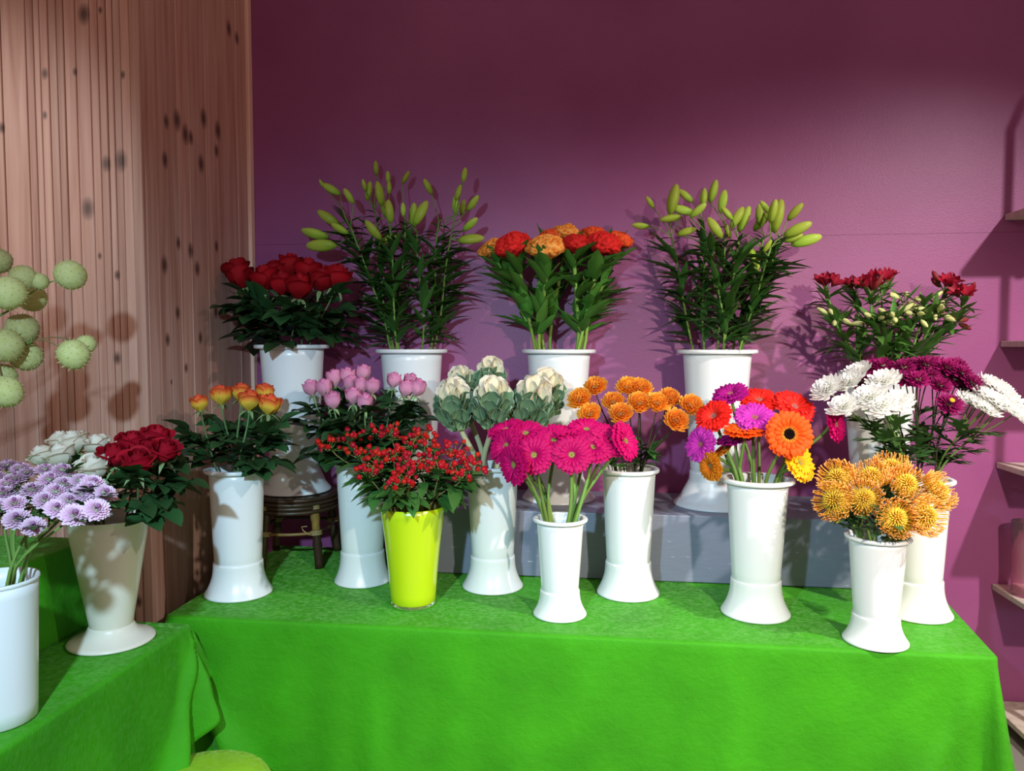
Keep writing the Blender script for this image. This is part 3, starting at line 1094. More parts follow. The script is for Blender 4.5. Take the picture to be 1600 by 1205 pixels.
def stem_part(t, base, path, r0, r1, m, seg=6, name='stem'):
    n = len(path)
    return part(name, MB().tube([p - base for p in path], [r0 + (r1 - r0) * k / (n - 1) for k in range(n)], seg).mesh(name, m), t)


def depth_of(v, py, pts, span):
    """heads low in the bunch stand towards the viewer, high ones behind"""
    ys_ = [p[1] for p in pts]
    lo, hi = min(ys_), max(ys_)
    k = (py - lo) / max(1, hi - lo)
    return v.c.y + span * (0.5 - k)


def outward(v, H, k=0.5):
    o = V((H.x - v.c.x, H.y - v.c.y, 0)) / max(0.05, v.ri)
    return (V((0, 0, 1)) + o * k * 0.35).normalized()


# ---- roses
def rose_petal_mb(R, H, span, close, curl, tip=0.12, zb=0.0, nu=6, nv=6):
    """a petal standing round the z axis, centred on +X"""
    mb = MB()

    def fn(u, v):
        x = (u - 0.5) * 2
        a = x * span / 2 * (0.35 + 0.65 * math.sin(min(1, v * 1.5) * PI / 2))
        pr = 0.18 + 0.82 * math.sin(min(1.0, v / 0.55) * PI / 2)
        if v > 0.5:
            pr += close * ((v - 0.5) / 0.5) ** 1.5
        pr += 0.05 * math.sin(x * 3.0) * v
        z = H * (v - tip * v * abs(x) ** 2.2) + zb
        if v > 0.75:
            z -= curl * H * ((v - 0.75) / 0.25) ** 2
            pr += curl * 0.7 * ((v - 0.75) / 0.25) ** 2
        return (R * pr * math.cos(a), R * pr * math.sin(a), z)
    mb.grid(fn, nu, nv, tfn=lambda u, v: v)
    return mb


def rose_meshes(key, m, R, H, opening):
    core = MB()
    r_ = random.Random(key)
    n = 9
    for k in range(n):
        f = (k + 1) / n
        pm = rose_petal_mb(R * (0.16 + 0.62 * f), H * (1.02 - 0.10 * f), 2.2 - 0.3 * f, -0.42 + 0.5 * f * opening, 0.02 + 0.06 * f * opening, 0.14, 0.0, 5, 5)
        core.add(pm, Matrix.Rotation(k * 2.4 + r_.uniform(-0.2, 0.2), 4, 'Z'))
    ME[key + '_core'] = core.mesh(key + '_core', m)
    ME[key + '_petal'] = [rose_petal_mb(R * q, H * h_, 1.75, c_ * opening - 0.12, (0.06 + cu * opening), 0.18, 0.0, 6, 6).mesh(key + '_petal', m)
                          for (q, h_, c_, cu) in ((0.90, 0.96, 0.25, 0.10), (1.0, 0.90, 0.42, 0.18), (1.0, 0.86, 0.5, 0.24))]
    sp = MB()
    for k in range(5):
        lf = leaf_mb(R * 1.15, R * 0.38, 0.2, 0.35, 4, 0.3)
        sp.add(lf, Matrix.Rotation(k * 2 * PI / 5, 4, 'Z') @ Matrix.Translation((R * 0.1, 0, 0)) @ Matrix.Rotation(-PI / 2, 4, 'Z') @ Matrix.Rotation(r_.uniform(-0.7, 0.1), 4, 'X'))
    sp.lathe([(0.0, -R * 0.30), (R * 0.14, -R * 0.24), (R * 0.2, -R * 0.08), (R * 0.16, 0.01 * R)], 8)
    ME[key + '_calyx'] = sp.mesh(key + '_calyx', 'sepal')


rose_meshes('red_rose', 'rose_red', 0.040, 0.088, 0.5)
rose_meshes('crimson_rose', 'rose_crimson', 0.033, 0.062, 0.6)
rose_meshes('white_rose', 'rose_white', 0.033, 0.064, 0.5)
rose_meshes('pink_rose', 'rose_pink', 0.027, 0.066, 0.18)
rose_meshes('bicolor_rose', 'rose_bicolor', 0.033, 0.070, 0.35)


def make_rose(key, label, cat, group, v, H, face, r_, sc=1.0, nleaf=5, leafL=(0.085, 0.12), lt=(0.05, 0.6), spread=0.8):
    path, i0 = stem_path(v, H, face, r_, spread)
    base = path[0]
    t = thing('rose', label, cat, base, group)
    stem_part(t, base, path, 0.0036, 0.0026, 'stem_rose')
    mtx = fz(H - base, face, r_.uniform(0, 6.28), sc * r_.uniform(0.94, 1.06))
    b = part('bloom', ME[key + '_core'], t, mtx)
    for k in range(6):
        part('petal', ME[key + '_petal'][0 if k < 2 else (1 if k < 4 else 2)], b, Matrix.Rotation(k * 2.4 + r_.uniform(-0.2, 0.2), 4, 'Z') @ Matrix.Rotation(r_.uniform(-0.05, 0.06), 4, 'Y'))
    part('calyx', ME[key + '_calyx'], t, mtx)
    add_leaves(t, base, v, path, i0, 'rose_leaf', nleaf, lt[0], lt[1], leafL[0], leafL[1], -0.3, 0.75, r_, 0.7)
    return t


def rose_bunch(key, v, heads, phrase, cat, group, span, sc=1.0, seed=1, tilt=0.5, front=0.0, **kw):
    r_ = random.Random(seed)
    pl = places(heads)
    for i, h in enumerate(heads):
        H = at(h[0], h[1], depth_of(v, h[1], heads, span) + r_.uniform(-0.01, 0.01))
        f = outward(v, H, tilt) + V((0, -front, 0))
        f.normalize()
        H = H - f * 0.03 * sc
        make_rose(key, phrase.replace('#', pl[i]), cat, group, v, H, f, r_, sc * (h[2] if len(h) > 2 else 1), **kw)


rose_bunch('red_rose', vA, [(376, 438), (414, 440), (441, 447), (468, 453), (502, 441), (453, 420), (480, 425), (526, 438), (371, 428), (430, 430)],
           'deep red rose above the bamboo stool, # of its bunch', 'rose', 'red roses in the vase on the bamboo stool', 0.16, 1.16, 11, 0.5, nleaf=8, leafL=(0.13, 0.19), lt=(0.02, 0.72))
rose_bunch('bicolor_rose', vF, [(311, 628, 0.85), (345, 618), (376, 612, 0.9), (390, 627, 1.05), (414, 612, 0.9), (421, 633)],
           'yellow rose with orange red edges beside the pillar, # of six', 'rose', 'yellow and orange roses', 0.13, 1.05, 12, 0.3, nleaf=7, leafL=(0.12, 0.17), lt=(0.0, 0.55))
rose_bunch('pink_rose', vG, [(485, 606), (507, 607), (522, 592), (520, 626), (543, 587), (568, 583), (548, 599), (564, 603), (582, 603), (552, 619), (570, 628), (616, 594), (635, 607), (652, 607), (642, 596)],
           'pink rose bud above the red berries, # of its bunch', 'rose', 'pink roses', 0.17, 1.0, 13, 0.35, nleaf=6, leafL=(0.11, 0.16), lt=(0.0, 0.78))
rose_bunch('white_rose', vO, [(65, 712), (96, 714, 1.1), (115, 694, 1.15), (151, 694), (95, 688), (147, 733, 1.2)],
           'white rose behind the lilac chrysanthemums, # of six', 'rose', 'white roses', 0.13, 1.0, 14, 0.5, 0.25, nleaf=2, lt=(0.3, 0.7), leafL=(0.07, 0.1))
rose_bunch('crimson_rose', vO, [(178, 712), (215, 722, 1.1), (234, 688), (258, 704, 1.05), (207, 690), (246, 683)],
           'crimson rose in the tan-shaded white saucer-footed vase, # of six', 'rose', 'crimson roses on the side table', 0.13, 1.1, 15, 0.55, 0.2, nleaf=6, leafL=(0.11, 0.15), lt=(0.1, 0.85))


# ---- gerberas
def gerbera_meshes(key, m, R, disk_r=0.17, n=(26, 24, 18), cup=0.12):
    mb = MB()
    r_ = random.Random(key)
    for (layer, cnt) in enumerate(n):
        r1 = R * (1.0, 0.93, 0.66)[layer]
        for k in range(cnt):
            a = 2 * PI * (k + 0.5 * layer) / cnt + r_.uniform(-0.04, 0.04)
            ww = R * (0.140, 0.132, 0.085)[layer]
            cp = cup + 0.10 * layer + r_.uniform(-0.05, 0.05)
            rl = r1 * r_.uniform(0.94, 1.03)
            tw = r_.uniform(-0.25, 0.25)

            def fn(u, v, rl=rl, ww=ww, cp=cp, a=a, layer=layer, tw=tw):
                x = (u - 0.5) * 2
                wv = ww * (0.35 + 0.65 * math.sin(min(1, v * 1.25) * PI / 2)) * (1 if v < 0.8 else math.sqrt(max(0, 1 - ((v - 0.8) / 0.22) ** 2)))
                rr_ = R * disk_r * 0.8 + (rl - R * disk_r * 0.8) * v
                z = cp * rl * (math.sin(v * PI * 0.62)) + 0.004 * layer * R / 0.06 - 0.012 * x * x * (R / 0.06) * 0.3 + tw * x * wv
                p = V((rr_, x * wv, z))
                return (p.x * math.cos(a) - p.y * math.sin(a), p.x * math.sin(a) + p.y * math.cos(a), p.z)
            mb.grid(fn, 2, 5, tfn=lambda u, v: v)
    ME[key + '_petals'] = mb.mesh(key + '_petals', m)
    d = MB().lathe([(0.0, 0.10 * R * 0.7), (disk_r * R * 0.5, 0.11 * R), (disk_r * R * 0.85, 0.10 * R), (disk_r * R, 0.05 * R), (disk_r * R * 0.9, -0.02 * R)], 20)
    for k in range(60):
        q = math.sqrt((k + 0.5) / 60) * disk_r * R
        a = k * 2.39996
        d.tube([V((q * math.cos(a), q * math.sin(a), 0.09 * R)), V((q * math.cos(a) * 1.08, q * math.sin(a) * 1.08, 0.15 * R))], [0.018 * R, 0.008 * R], 4)
    ME[key + '_disk'] = d
    ME[key + '_calyx'] = MB().lathe([(0.0, -0.22 * R), (0.08 * R, -0.2 * R), (0.2 * R, -0.07 * R), (0.3 * R, 0.03 * R), (0.2 * R, 0.02 * R)], 14).mesh(key + '_calyx', 'sepal')


for key, m, dm in (('magenta', 'g_magenta', 'g_disk'), ('red', 'g_red', 'g_disk_pink'), ('orange', 'g_orange', 'g_disk_dark'), ('violet', 'g_violet', 'g_disk_pink'),
                   ('purple', 'g_purple', 'g_disk_pink'), ('yellow', 'g_yellow', 'g_disk'), ('amber', 'g_amber', 'g_disk')):
    gerbera_meshes(key + '_gerbera', m, 0.063, 0.27 if key == 'orange' else 0.17)
    ME[key + '_gerbera_disk'] = ME[key + '_gerbera_disk'].mesh(key + '_disk', dm)


def make_gerbera(key, label, group, v, H, face, r_, sc=1.0, spread=0.75):
    face = V(face).normalized()
    path, i0 = stem_path(v, H - face * 0.012, (face * 0.55 + V((0, 0, 0.8))).normalized(), r_, spread)
    base = path[0]
    t = thing('gerbera', label, 'gerbera', base, group)
    stem_part(t, base, path, 0.0060, 0.0048, 'stem', 7)
    mtx = fz(H - base, face, r_.uniform(0, 6.28), sc * r_.uniform(0.95, 1.05))
    part('petals', ME[key + '_gerbera_petals'], t, mtx, kind='stuff')
    part('disk', ME[key + '_gerbera_disk'], t, mtx)
    part('calyx', ME[key + '_gerbera_calyx'], t, mtx)


r_ = random.Random(21)
JH = [(791, 674, (-0.3, -0.35, 1)), (822, 680, (-0.1, -0.55, 0.9)), (793, 698, (-0.55, -0.75, 0.5)), (835, 712, (-0.12, -1, 0.42)), (806, 726, (-0.6, -0.6, -0.05)),
      (866, 689, (0, -0.75, 0.75)), (893, 712, (0.1, -0.95, 0.5)), (890, 681, (0.1, -0.2, 1)), (916, 674, (0.15, -0.5, 1)), (927, 700, (0.2, -0.8, 0.75)), (949, 690, (0.45, -0.6, 0.7)), (974, 690, (0.8, -0.45, 0.35))]
pl = places(JH)
for i, (x, y, f) in enumerate(JH):
    Yd = vJ.c.y + 0.09 - 0.20 * (y - 674) / 52
    make_gerbera('magenta', 'magenta gerbera in the small middle vase, %s of its bunch' % pl[i], 'magenta gerberas', vJ, at(x, y, Yd), f, r_, 1.0, 0.8)
LH = [('purple', 1142, 618, 0.10, (-0.35, -0.45, 1), 'dark purple gerbera at the top left of the mixed gerberas', 1.0),
      ('red', 1116, 652, 0.02, (-0.45, -0.62, 0.65), 'red gerbera beside the orange chrysanthemums, left of the violet gerbera', 1.0),
      ('red', 1186, 628, 0.10, (-0.05, -0.5, 0.9), 'red gerbera behind and above the violet gerbera', 1.05),
      ('red', 1240, 638, 0.07, (0.3, -0.62, 0.75), 'red gerbera above the orange gerbera with the black eye', 1.05),
      ('violet', 1179, 655, -0.02, (-0.02, -0.62, 0.8), 'violet gerbera in the middle of the mixed bunch', 1.0),
      ('orange', 1163, 676, -0.05, (-0.05, -0.22, 1), 'orange gerbera seen edge-on below the violet gerbera', 1.0),
      ('orange', 1232, 679, -0.10, (0.12, -1, 0.25), 'large orange gerbera with a black eye facing the viewer', 1.10),
      ('violet', 1097, 695, 0.0, (-0.75, -0.62, 0.22), 'violet gerbera leaning out to the left over the mixed vase', 1.0),
      ('amber', 1112, 728, -0.04, (-0.75, -0.55, -0.1), 'amber gerbera hanging low at the left of the mixed vase', 0.8),
      ('yellow', 1246, 724, -0.03, (0.5, -0.5, 0.35), 'yellow gerbera below the black-eyed orange gerbera', 1.0),
      ('magenta', 1303, 664, 0.04, (0.75, -0.6, 0.2), 'magenta gerbera on a long stem beside the white chrysanthemums', 0.9),
      ('purple', 1148, 690, 0.0, (-0.2, -0.1, 1), 'purple gerbera mostly hidden under the edge-on orange gerbera', 0.95),
      ('amber', 1130, 706, 0.03, (-0.6, -0.1, 0.7), 'small amber gerbera half hidden near the mixed vase rim', 0.6)]
for (k, x, y, dy, f, lab, sc) in LH:
    make_gerbera(k, lab, 'mixed gerberas', vL, at(x, y, vL.c.y + dy), f, r_, sc, 0.7)


# ---- chrysanthemum heads
def mum_mb(R, n, th0, th1, r0, width, incurve, flat=1.0, cupw=0.3, lvar=0.08, seed=1, lfn=None):
    mb = MB()
    r_ = random.Random(seed)
    for k in range(n):
        f = (k + 0.5) / n
        th = th0 + (th1 - th0) * f ** 0.6
        az = k * 2.39996 + r_.uniform(-0.1, 0.1)
        L = R * r_.uniform(1 - lvar, 1 + lvar) * (lfn(f) if lfn else 1.0)
        ww = width * R * r_.uniform(0.85, 1.1) * (0.6 + 0.4 * f)

        def fn(u, v, th=th, az=az, L=L, ww=ww):
            x = (u - 0.5) * 2
            q = r0 * R + (L - r0 * R) * v
            tt = th - incurve * v * v * (0.3 + th * 0.4)
            wv = ww * (0.4 + 0.6 * math.sin(min(1, v * 1.3) * PI / 2)) * (1 if v < 0.7 else math.sqrt(max(0.02, 1 - ((v - 0.7) / 0.31) ** 2)))
            d = V((math.sin(tt) * math.cos(az), math.sin(tt) * math.sin(az), math.cos(tt) * flat))
            side = V((-math.sin(az), math.cos(az), 0))
            nrm = side.cross(d)
            return d * q + side * (x * wv) - nrm * (cupw * wv * x * x)
        mb.grid(fn, 2, 4, tfn=lambda u, v: v)
    return mb


ME['orange_mum'] = [mum_mb(0.045, 84, 0.12, 2.1, 0.25, 0.24, 0.40, 0.95, -0.5, 0.08, s, lambda f: 0.62 + 0.38 * f).mesh('orange_mum_petals', 'mum_orange') for s in (1, 2)]
ME['white_mum'] = [mum_mb(0.055, 74, 0.15, 1.85, 0.15, 0.20, 0.35, 0.75, -0.3, 0.12, s, lambda f: 0.5 + 0.5 * f).mesh('white_mum_petals', 'mum_white') for s in (3, 4)]
ME['purple_mum'] = [mum_mb(0.040, 60, 0.30, 1.75, 0.12, 0.17, 0.1, 0.9, -0.2, 0.12, s, lambda f: 0.75 + 0.25 * f).mesh('purple_mum_petals', 'mum_purple') for s in (5, 6)]
ME['lilac_mum'] = [mum_mb(0.0285, 95, 0.25, 1.9, 0.15, 0.17, 0.15, 0.8, -0.3, 0.06, s, lambda f: 0.55 + 0.45 * f).mesh('lilac_mum_petals', 'mum_lilac') for s in (7, 8)]


def eye(R, m):
    mb = MB().lathe([(0.0, R * 0.35), (R * 0.5, R * 0.3), (R * 0.9, R * 0.05), (R * 0.8, -R * 0.2)], 12)
    for k in range(24):
        q = math.sqrt((k + 0.5) / 24) * R
        a = k * 2.39996
        mb.tube([V((q * math.cos(a), q * math.sin(a), R * 0.1)), V((q * math.cos(a), q * math.sin(a), R * 0.45 - q * 0.2))], R * 0.11, 4)
    return mb.mesh('flower_eye', m)


ME['purple_eye'] = eye(0.0085, 'mum_eye')
ME['lilac_eye'] = eye(0.0045, 'mum_eye_lilac')
ME['mum_calyx'] = MB().lathe([(0.0, -0.012), (0.004, -0.012), (0.009, -0.004), (0.012, 0.004), (0.006, 0.006)], 10).mesh('mum_calyx', 'sepal')

KH = [(929, 603), (905, 622), (921, 645), (958, 626), (970, 645), (981, 603), (1000, 605), (999, 628), (1028, 628), (1046, 620), (1058, 655), (1081, 632)]
pl = places(KH)
r_ = random.Random(31)
for i, h in enumerate(KH):
    H = at(h[0], h[1], depth_of(vK, h[1], KH, 0.14))
    f = outward(vK, H, 0.6) + V((0, -0.8, 0))
    path, i0 = stem_path(vK, H, outward(vK, H, 0.3), r_, 0.55, bend=0.3)
    base = path[0]
    t = thing('chrysanthemum', 'orange pompon chrysanthemum on a thin dark stem, %s of its bunch' % pl[i], 'chrysanthemum', base, 'orange chrysanthemums')
    stem_part(t, base, path, 0.0030, 0.0022, 'stem_dark', 5)
    m_ = fz(H - base, f, r_.uniform(0, 6), r_.uniform(0.93, 1.08))
    part('petals', r_.choice(ME['orange_mum']), t, m_, kind='stuff')
    part('calyx', ME['mum_calyx'], t, m_ @ Matrix.Scale(1.5, 4))
    add_leaves(t, base, vK, path, i0, 'hyper_leaf', 4, 0.02, 0.30, 0.045, 0.07, -0.1, 0.9, r_, 0.7)


def spray(v, label, group, name, heads, mesh, eye_mesh, span, r_, front=0.5, leaves=8, leafL=(0.05, 0.08), eyeoff=0.0, sc=1.0, stem_m='stem', yref=None, leaf_kind='mum_leaf', split=0.45, lt=(0.05, 0.75)):
    """one branched stem that carries several flower heads"""
    pts = []
    for h in heads:
        yd = h[2] if len(h) > 2 else 0.0
        pts.append(at(h[0], h[1], v.c.y + yd))
    cen = sum(pts, V((0, 0, 0))) / len(pts)
    rim = V((v.c.x, v.c.y, v.z0 + v.h))
    fork = rim.lerp(cen, split) + V((0, 0, -0.01))
    fork.x += r_.uniform(-0.01, 0.01)
    path, i0 = stem_path(v, fork, (cen - rim).normalized(), r_, 0.7, n2=5)
    base = path[0]
    t = thing(name, label, 'chrysanthemum', base, group)
    stem_part(t, base, path, 0.0038, 0.0030, stem_m)
    for P in pts:
        f = (outward(v, P, 0.7) + V((0, -front, 0))).normalized()
        d = (P - fork)
        br = bez(fork, fork + (path[-1] - path[-2]).normalized() * d.length * 0.3, P - f * d.length * 0.3, P, 6)
        part('side_stem', MB().tube([q - base for q in br], 0.0020, 5).mesh('side_stem', stem_m), t)
        k = sc * r_.uniform(0.9, 1.08)
        m_ = fz(P - base, f, r_.uniform(0, 6), k)
        b = part('flower_head', r_.choice(mesh), t, m_, kind='stuff')
        if eye_mesh and (group != 'purple chrysanthemum sprays' or P is pts[-2] and len(pts) == 5 and 'yellow-eyed' in label):
            part('eye', eye_mesh, b, Matrix.Translation((0, 0, eyeoff if group != 'purple chrysanthemum sprays' else 0.020)))
        part('calyx', ME['mum_calyx'], b)
    full = path + br[1:]
    add_leaves(t, base, v, full, i0, leaf_kind, leaves, lt[0], lt[1], leafL[0], leafL[1], 0.0, 0.9, r_, 0.5)


r_ = random.Random(41)
wg = [([(1292, 607, -0.02), (1318, 634, -0.07), (1327, 596, 0.02)], 'leftmost spray of white chrysanthemums over the pincushion flowers'),
      ([(1338, 580, 0.06), (1381, 594, -0.03)], 'spray of two white chrysanthemums, highest of the white ones'),
      ([(1359, 620, -0.08), (1401, 629, -0.10), (1379, 633, -0.11)], 'spray of white chrysanthemums low in front of the purple ones'),
      ([(1519, 627, -0.02), (1556, 626, -0.05), (1552, 602, 0.02), (1536, 614, 0.0), (1540, 636, -0.06)], 'spray of white chrysanthemums right of the purple ones, reaching the shelves'),
      ([(1578, 622, 0.0), (1587, 645, -0.03), (1568, 608, 0.03), (1574, 634, -0.04)], 'rightmost spray of white chrysanthemums bending down by the shelves')]
for hs, lab in wg:
    spray(vN, lab, 'white chrysanthemum sprays', 'chrysanthemum_spray', hs, ME['white_mum'], None, 0.1, r_, 0.35, 13, (0.07, 0.11), lt=(0.08, 0.66))
pg = [([(1379, 571, 0.08), (1412, 574, 0.05), (1346, 596, 0.05), (1396, 586, 0.06), (1364, 574, 0.1)], 'purple chrysanthemum spray behind the white ones, leftmost purple spray'),
      ([(1434, 593, 0.0), (1447, 570, 0.06), (1428, 572, 0.1), (1416, 592, 0.02), (1452, 588, 0.03), (1438, 578, 0.08)], 'purple chrysanthemum spray in the middle of the purple bunch'),
      ([(1482, 575, 0.05), (1469, 602, 0.0), (1464, 570, 0.1), (1483, 632, -0.08), (1478, 588, 0.06)], 'purple chrysanthemum spray with one yellow-eyed flower hanging low'),
      ([(1504, 584, 0.03), (1519, 598, 0.0), (1496, 572, 0.08), (1508, 608, 0.04), (1492, 592, 0.05)], 'rightmost purple chrysanthemum spray beside the white ones')]
for hs, lab in pg:
    spray(vN, lab, 'purple chrysanthemum sprays', 'chrysanthemum_spray', hs, ME['purple_mum'], ME['purple_eye'], 0.1, r_, 0.85, 10, (0.07, 0.10), lt=(0.08, 0.66), stem_m='stem_dark', sc=1.0)

PHs = [(40, 330), (160, 370), (265, 350), (370, 355), (90, 405), (190, 470), (20, 490), (265, 530), (375, 440), (480, 420), (550, 435), (622, 490), (412, 535), (335, 580),
       (85, 550), (98, 642), (195, 685), (295, 410), (480, 495), (570, 585), (440, 618), (-30, 400), (45, 435), (-10, 570), (525, 470), (330, 480), (120, 345), (-60, 480), (-90, 420), (-70, 560)]
PHs = [(x / 3.766, 640 + y / 3.766) for x, y in PHs]
PHs = [(x, y, 0.10 - 0.20 * (y - 725) / 100) for x, y in PHs]
PHs.sort()
r_ = random.Random(43)
grp = [PHs[i:i + 3] for i in range(0, len(PHs), 3)]
cents = [(sum(h[0] for h in g) / len(g), 0) for g in grp]
pl = places(cents)
for g, p_ in zip(grp, pl):
    spray(vP, 'lilac chrysanthemum spray in the white bucket, %s of its bunch' % p_, 'lilac chrysanthemum sprays', 'chrysanthemum_spray', g, ME['lilac_mum'], ME['lilac_eye'], 0.1, r_, 0.4, 7, (0.045, 0.075), 0.013, 1.0, split=0.72, lt=(0.45, 0.9))


# ---- pincushions
def pin_mesh(seed):
    r_ = random.Random(seed)
    mb = MB()
    R = 0.056
    n = 165
    for k in range(n):
        f = (k + 0.5) / n
        th = 0.75 + 1.4 * f ** 0.75
        az = k * 2.39996 + r_.uniform(-0.12, 0.12)
        pts = []
        rad = []
        L = R * r_.uniform(0.92, 1.08)
        for j in range(6):
            v = j / 5
            q = R * 0.34 + (L - R * 0.34) * v
            tt = th + 0.16 * math.sin(v * PI) - 0.55 * v ** 3 * (0.3 + f)
            pts.append(V((math.sin(tt) * math.cos(az), math.sin(tt) * math.sin(az), math.cos(tt) * 0.92)) * q)
            rad.append(0.0009 if j < 5 else 0.0016)
        mb.tube(pts, rad, 3, True)
    return mb.mesh('pincushion_styles', 'pin')


ME['pin'] = [pin_mesh(1), pin_mesh(2)]
core = MB()
for k in range(190):
    th = 2.1 * math.sqrt((k + 0.5) / 190)
    az = k * 2.39996
    d = V((math.sin(th) * math.cos(az), math.sin(th) * math.sin(az), math.cos(th)))
    core.tube([d * 0.016, d * 0.028, d * 0.036 - V((0, 0, 0.002))], [0.0026, 0.0028, 0.001], 4)
core.lathe([(0.0, 0.020), (0.01, 0.018), (0.019, 0.006), (0.019, -0.006), (0.008, -0.018), (0.0, -0.022)], 12)
ME['pin_core'] = core.mesh('pincushion_core', 'pin_core')
MH = [(1308, 748, (-0.6, -0.5, 0.6)), (1303, 783, (-0.75, -0.75, 0.25)), (1350, 779, (-0.25, -1, 0.4)), (1392, 732, (0, -0.25, 1)), (1360, 745, (-0.2, -0.3, 1)), (1416, 757, (0.25, -0.8, 0.65)), (1399, 810, (0.12, -1, 0.25)),
      (1445, 806, (0.6, -0.8, 0.2)), (1464, 768, (0.85, -0.4, 0.5))]
pl = places(MH)
r_ = random.Random(51)
for i, (x, y, f) in enumerate(MH):
    H = at(x, y, vM.c.y + 0.09 - 0.20 * (y - 732) / 78)
    fd = V(f).normalized()
    path, i0 = stem_path(vM, H - fd * 0.018, (fd * 0.5 + V((0, 0, 0.7))), r_, 0.8)
    base = path[0]
    t = thing('pincushion_flower', 'orange pincushion flower near the right corner, %s of its bunch' % pl[i], 'flower', base, 'pincushion flowers')
    stem_part(t, base, path, 0.0045, 0.004, 'stem')
    m_ = fz(H - base, fd, r_.uniform(0, 6), r_.uniform(0.95, 1.05))
    part('styles', r_.choice(ME['pin']), t, m_, kind='stuff')
    part('core', ME['pin_core'], t, m_ @ Matrix.Scale(0.86, 4))
    add_leaves(t, base, vM, path, i0, 'protea_leaf', 16, 0.02, 0.8, 0.06, 0.09, 0.1, 1.0, r_, 0.7)


# ---- lilies
def bud_mb():
    prof = [(0.0, 0.0), (0.05, 0.02), (0.105, 0.16), (0.135, 0.36), (0.14, 0.55), (0.12, 0.75), (0.07, 0.93), (0.0, 1.0)]
    return MB().lathe(prof, 12, mod=lambda a, t: 1 + 0.10 * math.cos(3 * a))


ME['lily_bud'] = bud_mb().mesh('lily_bud', 'lily_bud')


def make_lily(v, label, top, group, buds, r_, nleaf=34):
    path, i0 = stem_path(v, top, outward(v, top, 0.5), r_, 0.7, n2=12)
    base = path[0]
    t = thing('lily_stem', label, 'lily', base, group)
    stem_part(t, base, path, 0.0048, 0.0036, 'stem')
    for (x, y, dy, ln, wd_, d) in buds:
        P = at(x, y, min(top.y + dy, WY - 0.03))
        d = V(d).normalized()
        b0 = P - d * ln * 0.5
        if (b0 + d * ln).y > WY - 0.02:
            b0.y -= 0.05
        rel = b0 - top
        s0 = path[-2] if rel.z < 0.02 else path[-1]
        ctrl = s0.lerp(b0, 0.5) + V((0, 0, 0.008))
        part('pedicel', MB().tube([q - base for q in bez(s0, s0.lerp(ctrl, 0.7), ctrl, b0, 5)], 0.0019, 5).mesh('pedicel', 'stem'), t)
        m_ = fz(b0 - base, d, r_.uniform(0, 6)) @ Matrix.Diagonal((ln * wd_, ln * wd_, ln, 1))
        part('bud', ME['lily_bud'], t, m_)
    add_leaves(t, base, v, path, i0, 'lily_leaf', nleaf, 0.03, 0.85, 0.10, 0.165, 0.0, 1.1, r_, 0.4)
    add_leaves(t, base, v, path, i0, 'lily_leaf', 6, 0.80, 0.99, 0.05, 0.08, 0.0, 0.8, r_, 0.3)


def lily_bunch(v, tops, budlist, phrase, group, seed, span):
    r_ = random.Random(seed)
    pl = places(tops)
    own = [[] for _ in tops]
    for b in budlist:
        i = min(range(len(tops)), key=lambda k: (tops[k][0] - b[0]) ** 2 + 0.5 * (tops[k][1] - b[1]) ** 2 + 900 * len(own[k]) ** 1.5 * 0.4)
        own[i].append(b)
    for i, h in enumerate(tops):
        T = at(h[0], h[1], v.c.y + h[2])
        bl = []
        for (x, y, L, ang) in own[i]:
            a = math.radians(ang)
            dy = r_.uniform(-0.05, 0.03)
            bl.append((x, y, dy, L * 0.00262, 1.3, (math.cos(a), r_.uniform(-0.35, 0.1), math.sin(a))))
        make_lily(v, phrase.replace('#', pl[i]), T, group, bl, r_)


z6 = lambda x, y: (460 + x / 3.766, 240 + y / 3.766)
bB = [(120, 470, 44, 165), (160, 540, 50, 180), (200, 380, 40, 145), (265, 440, 30, 150), (160, 175, 14, 120), (215, 210, 32, 150), (480, 85, 22, 90), (550, 140, 20, 92), (557, 200, 20, 90),
      (438, 220, 30, 80), (500, 235, 36, 98), (655, 140, 22, 60), (745, 350, 40, 60), (700, 360, 36, 80), (465, 450, 36, 128), (555, 505, 34, 25), (785, 195, 26, 115), (1000, 125, 22, 80),
      (965, 230, 24, 70), (950, 300, 30, 85), (1050, 290, 28, 50), (1035, 415, 30, 35), (1040, 505, 40, 5), (560, 340, 34, 95), (640, 330, 20, 90), (530, 320, 30, 100), (320, 250, 26, 120), (990, 315, 24, 75), (410, 185, 18, 100)]
bB = [z6(x, y) + (l, a) for x, y, l, a in bB]
tB = [z6(x, y) + (d,) for x, y, d in ((280, 330, 0.02), (330, 430, -0.06), (470, 330, 0.05), (560, 430, -0.07), (650, 400, 0.03), (850, 400, 0.05), (930, 450, -0.03), (720, 470, -0.06))]
lily_bunch(vB, tB, bB, 'lily stem with closed green buds in the left lily bunch, #', 'lilies in the left tall vase', 61, 0.1)
z8 = lambda x, y: (980 + x / 4.016, 270 + y / 4.016)
bD = [(143, 185, 20, 125), (85, 332, 26, 175), (290, 165, 44, 78), (365, 145, 28, 140), (345, 235, 34, 165), (270, 285, 30, 190), (480, 155, 28, 85), (540, 115, 34, 75), (600, 180, 34, 80), (375, 370, 28, 15),
      (445, 235, 28, 40), (550, 345, 34, 125), (625, 255, 24, 130), (690, 280, 34, 60), (735, 290, 38, 70), (630, 365, 22, 110), (850, 300, 36, 50), (865, 215, 22, 130), (945, 270, 48, 78), (915, 240, 32, 80), (1055, 245, 30, 50),
      (1070, 355, 40, 25), (1125, 425, 42, 15), (1045, 410, 26, 20), (795, 550, 36, 285), (880, 460, 20, 60), (830, 260, 30, 90)]
bD = [z8(x, y) + (l, a) for x, y, l, a in bD]
